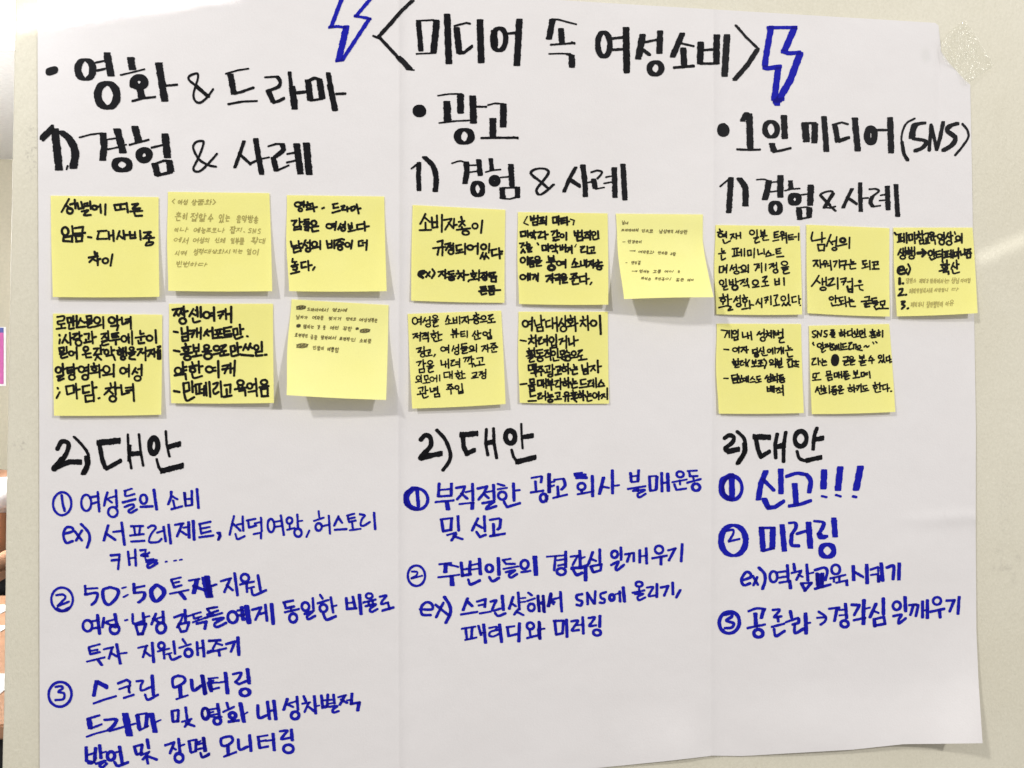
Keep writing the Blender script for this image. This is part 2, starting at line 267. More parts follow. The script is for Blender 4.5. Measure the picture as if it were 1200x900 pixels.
 ('R',(20,20),"""o136,225,78,82/16,16; ~100,290 140,305 185,285/14,20; ~95,195 140,190 160,210 130,245 105,270/14,16; 105,272 185,240/12,16; 298,130 302,185/18,16; 300,150 385,145/14,14; ~300,190 380,180 375,230 345,262/20,18; ~470,140 425,160 430,230 465,262 520,210 530,160 480,140/24,18; 560,145 585,138/14,12; 570,208 598,192/16,12;
 640,115 645,180/24,16; 640,145 715,130/14,16; ~645,180 712,175 710,215 675,245/26,16; ~800,120 765,160 770,210 800,240 850,190 845,150 800,120/34,16; 905,85 970,70/16,14; 905,90 925,140 975,125/18,16; 915,110 960,100/14,14; 895,185 1025,158/14,14; 965,175 1000,220/28,20;
 1030,92 1100,80/18,14; 1085,85 1062,180/34,16; 1060,130 1140,160/22,20; 1155,65 1180,205/38,16; 1190,130 1200,128/14,14;
 o315,410,32,40/18,18; 335,380 395,370/14,16; 345,430 400,420/14,16; 385,335 400,465/24,18; 430,355 420,420/20,16; 430,385 470,400/16,16; 450,380 505,365/14,14; 508,328 520,395/24,16; ~470,400 510,420 530,400/14,16; o505,435,32,32/20,20; 580,372 595,368/16,14;
 ~632,330 640,395 710,375/18,18; 705,320 715,395/22,16; 715,350 750,342/14,14; 655,410 670,465/20,16; 660,405 725,395/14,16; 725,398 700,470/22,16; 670,470 705,465/16,20; 795,325 765,400/20,16; 775,360 815,385/18,16; 790,365 845,345/14,14; 845,310 850,390/22,16; o832,425,32,36/22,22;
 925,350 985,330 975,370 945,420/16,18; 1000,298 1005,380/22,16; 1010,345 1045,335/14,14; 955,410 970,445/18,16; 955,400 1030,385 1010,445 975,452/18,18; 1055,330 1110,315/14,14; 1058,335 1065,360 1115,345/16,14; 1090,350 1095,370/14,12; 1055,385 1140,355/12,14; 1085,395 1150,380 1140,430/22,18; 1155,290 1200,280/16,14; 1155,330 1200,320/12,16; 1155,345 1200,335/12,10;
 325,560 400,540/16,14; 325,565 335,610 400,595/18,16; 330,588 385,578/14,14; 312,662 435,632/14,14; 385,645 415,685/22,16; 430,575 495,560/16,14; 490,562 465,640/18,16; 480,600 520,625/18,16; 520,540 545,675/22,16; 545,605 590,600/14,14;
 672,565 735,550/16,14; 730,550 705,630/18,16; 715,590 755,620/18,16; 770,530 780,665/22,16; o835,550,22,22/18,18; 810,590 890,570/14,14; 850,580 855,640/18,14; 870,610 905,600/12,12; 920,520 930,605/20,16; ~890,610 910,648 970,625/16,18; 985,505 1005,535/16,16; 960,565 1040,540/14,14; o1025,600,26,28/20,20; 1085,525 1090,615/20,16; 1125,515 1135,625/22,16; 1090,570 1130,562/12,14; 1170,520 1200,512/14,12; 1160,590 1200,580/12,14"""),
 ('S',(18,18),"""0,90 25,205/42,16; 35,140 70,130/14,14; 98,110 160,92/14,14; 155,95 120,175/16,16; 135,135 170,165/16,14; 182,62 200,195/18,16; o245,90,24,24/16,16; 215,130 300,112/12,14; 255,125 258,175/16,14; 270,152 300,145/12,12; 325,75 340,165/18,16; ~285,160 300,195 375,165/14,16;
 15,278 75,268/14,14; 15,282 35,305 80,290/14,14; 0,335 105,305/14,14; ~50,345 115,335 60,370 75,390 130,365/16,16; o170,330,30,34/18,18; 200,290 225,285/14,14; 225,270 235,345/24,16; 255,262 270,365/32,16; 200,320 240,315/14,16; 290,285 345,270 310,345/16,16; 340,310 370,300/14,14; 370,255 380,350/18,16; 408,250 418,370/24,16;
 480,240 540,228/14,16; 485,240 495,275 545,265/16,16; 525,270 528,290/14,14; 490,300 575,280/14,14; o540,335,24,26/16,18; o615,265,22,26/16,16; 660,215 665,290/16,16; ~610,310 660,295 625,325 635,342 675,322/14,16; 705,195 720,215/14,16; 690,245 755,225/14,14; o725,275,22,24/16,16; 770,210 785,300/16,16; 780,265 805,258/12,12; ~725,310 745,345 800,325/16,18;
 865,215 870,280 925,275/18,16; 905,205 920,275/18,14; 870,245 915,238/12,12; 945,195 955,310/22,16; o1005,200,20,16/14,14; 970,240 1045,222/12,14; 1000,235 1005,260/14,14; 1025,230 1030,255/14,14; ~985,262 1045,250 1010,280 1020,298 1055,280/16,14; ~1070,205 1110,198 1085,230 1080,250 1120,240/14,14; 1120,245 1130,280/14,14; 1085,290 1155,270/12,16;
 25,475 95,470/14,16; 75,475 50,520/14,14; 70,490 105,500/14,14; 15,548 130,520/12,14; 85,535 90,565/18,14; 130,495 185,478 160,540/16,16; 202,455 208,560/22,16""")]),
('answer_line','blue','third numbered point at left about screen monitoring in thick blue marker',[
 ('T',(20,20),"""o122,202,82,86/18,18; ~90,150 130,145 140,160 110,185 150,195 145,235 90,242/16,16; 378,110 360,210/28,18; 390,118 450,150/22,30; 358,266 430,240 515,215/14,16; 530,125 590,100 615,115 605,180/16,18; 540,165 615,140/14,14; 600,150 612,190/14,14; 570,228 640,205/14,16;
 ~660,110 705,108 690,140 695,175 760,150/16,16; 770,70 778,205/26,16; ~720,205 740,240 810,205/16,18; ~955,70 915,90 920,150 960,140 1000,110 990,80 950,72/20,18; 965,145 970,215/30,16; 940,236 1020,208/14,14; ~1045,100 1060,175 1115,140/26,18; 1125,72 1145,195/26,16; 1165,120 1185,180/26,16; 1180,110 1200,105/14,14;
 312,375 400,350/12,16; 325,380 335,440/36,16; 340,442 415,412/12,16; 310,500 380,475 450,458/14,14; ~440,382 515,378 500,420 460,455/28,18; 470,460 565,432/16,16; 580,340 610,490/48,16; 625,415 650,408/14,14; 665,350 680,445/30,16; 665,345 730,335/16,14; 735,340 725,430/28,16; 680,455 740,425/14,14; 765,340 790,465/36,16; 800,395 830,382/10,12;
 910,325 915,390/22,16; 905,320 955,312/14,16; 955,318 950,390/20,16; 915,395 955,390/14,18; 1005,295 1015,370/20,16; 980,395 1045,375/14,14; 1035,385 1000,430/18,14; 1010,405 1065,425/20,18; o1145,340,26,40/18,18; 1175,330 1200,325/14,14;
 305,575 308,670 360,680/24,18; 372,580 365,665/26,16; 310,630 365,615/14,16; ~320,685 350,685 375,650/16,18; 400,560 410,650/24,16; 410,615 445,605/14,14; ~375,690 440,670 400,700 420,715 450,690/18,18; o480,635,26,30/24,22; 515,610 550,602/14,14; 540,570 560,690/26,16; ~505,680 530,705 600,680/18,20;
 645,575 660,625/22,16; 640,570 700,555/16,16; 700,560 690,615/22,16; 665,625 700,612/16,18; 735,520 745,580/24,16; 690,630 750,605/14,14; 745,610 705,660/20,14; 730,640 740,690/20,14; 745,640 800,660/20,18; 862,560 925,540 895,615/18,18; 910,575 935,590/16,16; 955,515 965,605/22,16; 965,565 995,555/14,14; o958,648,30,30/20,22;
 1030,535 1040,605/22,16; 1025,530 1080,520/16,14; 1080,525 1075,600/22,16; 1045,612 1080,600/14,16; 1085,555 1130,545/14,14; 1085,590 1130,580/14,14; 1130,508 1145,600/24,16; ~1110,615 1125,645 1170,625/16,18"""),
 ('U',(22,18),"""0,160 40,135/12,14; 40,70 60,200/26,16; 95,95 105,165/26,16; 85,90 150,85/14,12; 95,125 145,118/12,14; 110,168 160,155/14,16; 155,120 205,112/14,14; 205,50 220,195/28,16; ~260,60 315,50 300,90 280,110/20,16; 275,115 300,130 350,110/18,18; 360,25 372,125/28,16; o342,188,32,26/28,18;
 o62,335,22,38/20,18; 90,310 150,300/14,14; 95,350 150,340/14,14; 150,270 162,355/24,16; ~100,360 180,360/10,10; o148,390,24,24/22,20; 215,262 225,300/20,14; 190,325 265,290/14,16; o255,350,22,20/26,22; 250,375 262,395/18,12; 225,395 300,385/14,20; 310,265 335,395/30,16; 340,340 360,328/12,12;
 ~432,280 440,365 495,350/24,18; 500,255 515,375/24,16; 545,248 560,378/26,16; 515,320 550,312/12,16; ~640,235 625,280 615,310/22,16; 635,270 680,290/18,16; 655,265 705,250/14,14; 708,220 715,310/20,16; o695,350,28,26/22,20; 755,215 770,250/20,14; 745,268 800,258/14,14; 790,262 762,325/16,16; 790,290 830,320/20,16; 830,215 840,335/22,16; 845,285 865,280/12,12;
 880,210 888,290/22,16; 925,205 920,285/20,16; 885,295 925,285/16,22; 885,245 955,240/14,14; 965,205 972,265/20,16; 925,270 970,260/14,12; ~935,290 990,285 960,310 965,330 1000,320/18,16; 1000,222 1050,208/18,14; 1045,212 1010,275/20,16; 1020,240 1060,262/20,16; 1095,198 1090,270/22,16; 1060,245 1090,240/14,14; 1085,270 1150,258/16,18; 1145,258 1135,315/26,16;
 0,545 30,530/14,12; 0,590 30,580/14,12; 52,510 60,600/24,16; ~30,620 45,645 90,620/16,18; ~215,500 175,515 180,560 220,560 255,530 245,500 210,500/20,18; 222,560 225,630/26,14; 195,640 280,608/14,16; ~295,520 305,590 360,570/22,18; 375,490 385,600/24,16; 435,500 445,575/22,14; 435,500 500,490/14,14; 440,535 490,525/12,14; 445,580 505,568/14,16; 490,530 540,522/14,14; 540,480 548,595/24,16;
 ~590,462 640,458 615,490 600,518 655,508/20,16; 668,450 675,525/24,16; o648,585,36,28/20,20""")]),
('answer_line','blue','first numbered point at centre about reporting adverts in blue marker',[
 ('V',(20,18),"""o108,568,80,76/22,18; ~90,490 40,540 50,610 110,640/42,20; 112,490 122,620/26,16; 268,460 262,548/22,14; 355,460 352,545/22,14; 268,505 350,498/14,14; 265,550 350,545/14,16; 242,590 370,578/12,16; 322,590 330,640/32,16;
 388,490 450,480 430,530 395,570/18,18; 425,530 465,565/20,16; 455,520 500,510/12,14; 502,462 505,575/22,16; 410,605 510,592/12,14; 502,595 500,638/28,14; 540,495 605,480 580,530 545,572/18,18; 580,530 615,562/20,16; 600,520 645,512/12,14; 650,470 655,572/22,16; ~572,598 655,585 615,615 600,640 670,618/16,18;
 682,462 725,475/20,14; 680,500 745,490/12,14; o712,545,28,28/18,18; 790,460 795,580/22,16; 800,510 835,505/12,14; 725,590 745,625 835,598/18,18; 918,420 985,408/14,14; 990,412 985,450/20,14; 945,445 950,515/20,14; 912,522 1000,510/14,16; 1040,395 1042,520/26,16; 1055,450 1080,445/12,14; o1000,560,22,28/20,20;
 285,715 295,790/22,16; 278,712 360,702/16,14; 355,705 350,785/22,16; 295,795 355,785/16,18; 400,690 405,790/20,16; 325,822 385,805/16,14; 385,815 355,860/20,16; 370,830 430,850/20,16; 540,705 500,790/20,16; 525,745 570,770/18,16; 585,690 590,795/20,16; 530,800 555,835 595,820/18,18; 625,715 690,705/16,16; 700,712 695,770 680,782/22,16; 650,745 652,822/22,14; 625,830 730,812/14,18"""),
 ('W',(20,18),"""0,250 12,280/12,20; 0,300 10,260/20,14; 22,98 22,230/28,16; 35,190 60,182/12,14; 60,140 130,132/14,14; ~130,135 140,180 115,212/24,16; 85,190 90,262/22,14; 52,275 155,250/14,16; 210,95 265,88/16,14; 215,105 290,105/20,22; 225,125 300,125/18,20; o262,190,28,26/20,18; 262,215 265,240/20,12; 232,248 340,228/14,16; 342,112 345,262/24,16;
 425,125 395,245/26,16; 410,190 465,200/16,16; 490,70 492,240/24,16; 505,185 540,180/12,14; 625,90 630,150/22,14; 685,70 680,150/22,14; 628,115 685,110/14,14; 632,158 682,152/14,14; 605,208 735,188/14,16; 675,200 678,225/20,12; ~645,222 730,215 680,245 690,270 735,245/18,16;
 765,120 770,215/22,16; 762,115 815,112/16,14; 820,118 815,210/24,16; 770,222 815,215/14,16; 855,90 858,225/22,16; 900,95 905,222/26,16; 860,165 900,160/12,16; o992,100,26,22/18,16; 935,158 1040,138/14,14; 990,145 992,175/16,14; 950,175 965,215 1035,205/18,16; 1050,75 1115,72/18,14; 1060,85 1065,115 1120,112/18,16; 1090,120 1092,135/16,12; 1045,162 1145,135/14,16; o1110,195,28,26/22,20""")]),
('answer_line','blue','second numbered point at centre about raising awareness in blue marker',[
 ('X',(22,20),"""o120,298,66,82/18,18; ~85,265 125,268 120,295 80,318/14,16; 80,320 165,298/12,14; 300,208 390,198/18,16; 350,205 345,270/34,16; 380,212 445,228/18,16; 290,310 370,302 455,290/14,16; 395,305 400,370/36,18; 470,195 480,295/26,16; 540,185 535,280/26,16; 475,250 540,240/14,16; 475,298 545,285/18,22; 545,215 600,205/14,14; 550,250 605,242/14,14; 612,165 620,285/28,18; ~525,330 545,365 615,335/20,22;
 o690,240,26,30/24,20; 760,160 765,290/28,18; ~690,310 715,340 765,315/20,22; 795,175 855,165/18,16; 800,180 820,205 890,205/16,18; 800,245 915,225/14,16; ~820,270 890,255 845,290 860,312 905,285/22,18; o965,210,30,34/22,20; 940,270 1010,260/18,18; 1045,150 1055,290/36,18;
 ~150,560 240,560 240,520 200,505 160,540 165,600 230,605/22,20; 270,525 370,605/20,20; 330,510 275,620/20,20; ~340,465 380,530 385,590 350,665/26,20; 520,475 485,565/24,18; 520,500 555,535/26,18; 470,600 595,580/18,18; 595,500 660,480 655,540/22,18; 605,530 655,520/14,16; 615,592 700,578/16,16;
 ~700,500 745,490 725,530 715,570 775,555/20,18; 790,455 800,565/26,18; ~735,590 760,612 815,592/18,20; 875,465 845,555/22,18; 860,510 895,535/18,16; 915,430 925,560/22,18; 930,475 970,470/14,14; 930,505 970,500/14,14; 920,555 885,600/20,16; 905,580 955,605/20,16; 995,430 1020,450/20,16; 985,495 1045,475/14,16; o1018,545,26,28/20,20; 1070,455 1080,575/24,18; 1110,455 1120,580/24,18; 1080,520 1110,515/12,14; 1175,445 1155,535/22,18; 1165,490 1200,505/16,16;
 475,712 580,695/16,16; 505,715 515,795/22,16; 555,705 550,780/22,16; 500,800 590,780/14,16; 605,690 625,760/22,16; 615,745 660,740/12,14; 645,680 660,820/26,18; ~690,706 745,697 738,722 700,736 688,764 722,772 764,752/17,16; 745,725 780,720/14,14; 770,680 785,815/26,18; 825,700 885,692/16,16; 832,705 840,770 900,755/22,18; 925,670 920,810/26,18; o1010,690,28,26/20,20; 1005,720 1010,765/20,14; 985,785 1065,765/16,18; 1082,665 1085,790/24,18; 1095,715 1120,710/12,14"""),
 ('Y',(22,20),"""70,208 195,198/14,14; 135,205 125,310/20,18; 150,235 215,225/14,16; 155,275 215,262/14,16; 212,170 212,285/24,16; o178,320,32,26/20,20; 250,208 305,200/16,16; 300,205 265,270/18,16; 318,165 322,285/24,18; 330,220 355,210/14,14; 255,295 330,290 380,270/16,24; ~270,310 295,345 335,330/20,24; 362,290 362,385/30,20; 415,175 385,260/22,18; 405,225 440,240/18,16; 468,155 470,265/22,18; 400,285 420,325/22,18; 405,280 480,265 475,310 425,325/20,18;
 o580,190,24,26/20,20; 628,140 630,230/22,18; ~555,270 610,245 590,290 600,310 650,270/20,18; 660,190 720,180/16,16; 695,190 675,245/20,18; 725,180 725,240/20,18; 690,185 725,178/16,14; 770,160 770,250/22,18; 818,145 822,258/22,18; 775,205 820,200/12,14; o915,155,30,30/18,18; 865,220 975,200/16,18; 930,215 930,265/24,18; 985,160 1040,145/18,16; 1035,150 990,235/20,18; 1090,115 1082,240/22,20;
 0,510 10,620/20,16; 42,505 45,620/22,16; 10,555 40,550/12,14; 100,485 80,580/24,18; 90,535 120,565/18,16; 110,530 170,515/14,16; 172,475 182,620/22,18; ~335,490 295,500 300,530 335,545 325,575 295,570/20,20; 375,480 378,565/20,18; 380,490 425,560/20,18; 435,470 430,560/20,18; ~515,475 475,490 480,520 505,530 500,555 470,555/18,18;
 o560,515,18,22/24,22; 590,490 625,480/14,14; 618,470 622,545/20,16; 645,440 655,545/26,18; o765,415,26,18/18,18; 765,440 766,465/16,14; 715,480 805,462/14,16; ~735,490 795,488 755,510 765,535 810,515/18,16; ~825,440 870,438 850,475 840,505 885,500/18,16; 900,415 898,510/22,18; 930,440 985,428 955,500/20,18; 1018,405 1020,490/22,18; 1075,460 1045,515/22,16;
 0,755 8,820/12,16; 10,700 14,820/22,18; 25,755 52,750/14,14; 130,700 140,790/22,18; 122,692 195,690/16,18; 195,695 188,785/22,18; 140,795 188,785/16,18; 218,685 222,810/24,20; ~255,695 305,690 280,730 260,765 310,760/18,18; 290,725 335,720/14,14; 340,665 345,785/22,18; ~385,670 430,665 410,700 390,730 440,725/18,18; 470,655 468,735/24,18; o448,780,28,22/20,20""")]),
('answer_line','blue','first numbered point at right ending in three exclamation marks in blue',[
 ('Z',(44,16),"""o170,490,66,86/22,26; ~160,400 100,440 100,530 150,570/40,24; 165,400 168,560/40,20; 405,375 370,460 352,570/38,18; 385,430 460,505/26,22; 510,365 512,525/38,20; 395,570 420,625/38,22; 420,630 470,625 530,585/24,28; ~550,410 620,388 680,395/22,24; ~690,395 720,440 710,520/34,20; 608,465 618,600/40,18; 570,618 650,605 720,580/22,24;
 815,370 810,490/44,22; 928,350 912,500/44,22; 1070,345 1040,500/46,22; 800,548 830,555/18,16; 900,540 930,550/18,16; 1020,550 1040,555/20,18""")]),
('answer_line','blue','second numbered point at right about mirroring in thick blue marker',[
 ('a',(46,20),"""o208,235,100,130/48,22; ~150,155 205,148 205,185 170,240/18,20; 170,245 260,222/14,18; 440,130 455,318/46,20; 430,132 545,130/26,20; 535,135 530,300/48,20; 455,320 535,300/26,22; 612,110 630,318/44,20; ~675,90 720,90 725,130 690,185/30,20; ~690,190 690,270 745,280/34,26; 735,180 805,158/26,24; 830,90 845,295/48,20;
 ~885,75 950,85 950,120 915,180/34,20; ~920,185 940,215 970,200/44,24; 1040,55 1050,200/46,20; o985,320,56,52/42,28;
 ~280,565 350,540 345,505 310,500 275,560 295,605 345,590/24,22; 370,530 410,600/22,20; 405,540 375,605/22,20; ~420,460 465,510 470,570 450,635/26,20; o540,535,32,44/22,20; 570,500 640,490/16,18; 575,545 640,535/16,18; 655,440 662,560/26,18; 590,585 680,570/16,18; 675,575 680,630/30,18;
 708,430 715,480/26,18; 690,505 770,485/16,18; 765,495 730,560/22,18; 745,520 780,535/18,16; 815,435 825,565/26,18; 830,510 870,500/14,16; 770,590 800,645/26,20; 770,590 855,585/22,18; 850,590 800,650/26,20; ~885,480 960,460 985,490 970,560/24,22; 900,510 905,600/28,20; 945,510 940,590/34,20; 885,635 1010,600/22,22; 920,540 925,600/60,60;
 o1055,475,34,40/22,20; 1010,550 1135,520/16,18; 1040,545 1040,575/20,18; 1085,535 1085,565/20,16; 1060,585 1150,565/16,18; 1145,575 1148,605/26,18"""),
 ('b',(26,24),"""600,205 605,335/36,30; 615,260 700,310/20,28; 735,190 740,370/38,26; 775,235 850,210 850,350/20,24; 775,290 850,280/16,20; 855,300 855,355/36,24; 880,175 895,345/38,26; ~940,215 1005,200 1000,330/34,28; 1062,180 1058,330/36,30""")]),
('answer_line','blue','third numbered point at right with a small arrow in blue marker',[
 ('c',(26,22),"""o175,278,84,90/30,24; ~135,215 190,205 195,230 150,262 210,285 195,320 140,325/24,22; ~335,185 400,162 470,168/20,20; 458,175 440,240/30,20; 390,205 395,310/34,18; 325,325 470,295/16,20; o415,368,38,32/28,26; ~535,175 590,172 570,205 545,235 605,228/20,20; 575,230 580,270/24,18; 525,315 630,288/16,20; ~545,335 560,390 630,350/22,24;
 680,185 690,240/28,18; 645,275 745,240/16,20; ~750,250 745,280 700,295/26,22; ~715,300 720,365 790,330/24,24; 805,205 810,370/34,20; 820,285 845,280/14,16; 900,240 975,235/14,18; ~915,190 970,230 965,270 930,295/20,20; 1000,165 1085,155/18,20; 1065,165 1045,265/26,20; 1085,175 1140,170/14,16; 1085,220 1140,215/14,16; 1135,125 1145,240/28,20; o1128,290,32,28/24,24"""),
 ('d',(26,22),"""200,132 265,135 220,215/22,24; 300,95 295,235/32,22; 310,165 350,155/14,16; 215,260 310,240/18,20; 300,245 295,290/32,20; 400,125 350,235/28,20; 385,185 420,200/18,18; 460,80 462,210/30,20; 385,250 390,310/30,20; 395,250 465,232 475,290/24,20; 385,305 470,290/20,22;
 o572,140,32,34/22,22; 640,70 645,185/30,20; ~545,225 610,215 590,250 590,285 645,245/22,22; 675,135 730,130/20,20; 710,135 685,215/24,20; 725,130 750,135 730,225/24,20; 785,105 785,235/26,20; 825,95 825,240/28,20; 790,180 825,175/12,16; o905,100,32,32/20,20; 850,190 965,165/18,22; 925,180 930,235/28,22; 985,98 1050,95/22,22; 1045,100 1010,185/24,20; 1088,70 1078,205/26,22""")]),
('lightning_drawing','blue','lightning bolt outline at left cut off by the top of the picture',[
 ('AA',(30,30),"""245,-20 175,170 95,385/58,24; 65,385 180,370 300,385/22,36; 310,370 270,560 200,850/88,30; 165,860 265,845/20,30; 255,840 420,590 635,260/52,30; 655,265 540,240 425,225/22,36; 445,225 560,90 660,-30/50,26""")]),
('lightning_drawing','blue','lightning bolt outline to the right of the title',[
 ('G',(34,20),"""918,110 895,240 882,330/34,20; 900,112 1065,110/16,18; 1055,115 1000,240/36,20; 985,250 1020,262 1085,258/20,22; 1088,265 1030,420 960,540/38,22; 945,545 955,560/34,20; 938,530 960,350/36,20; 880,345 900,350 970,340/24,24; 940,540 985,530/24,20""")]),
]
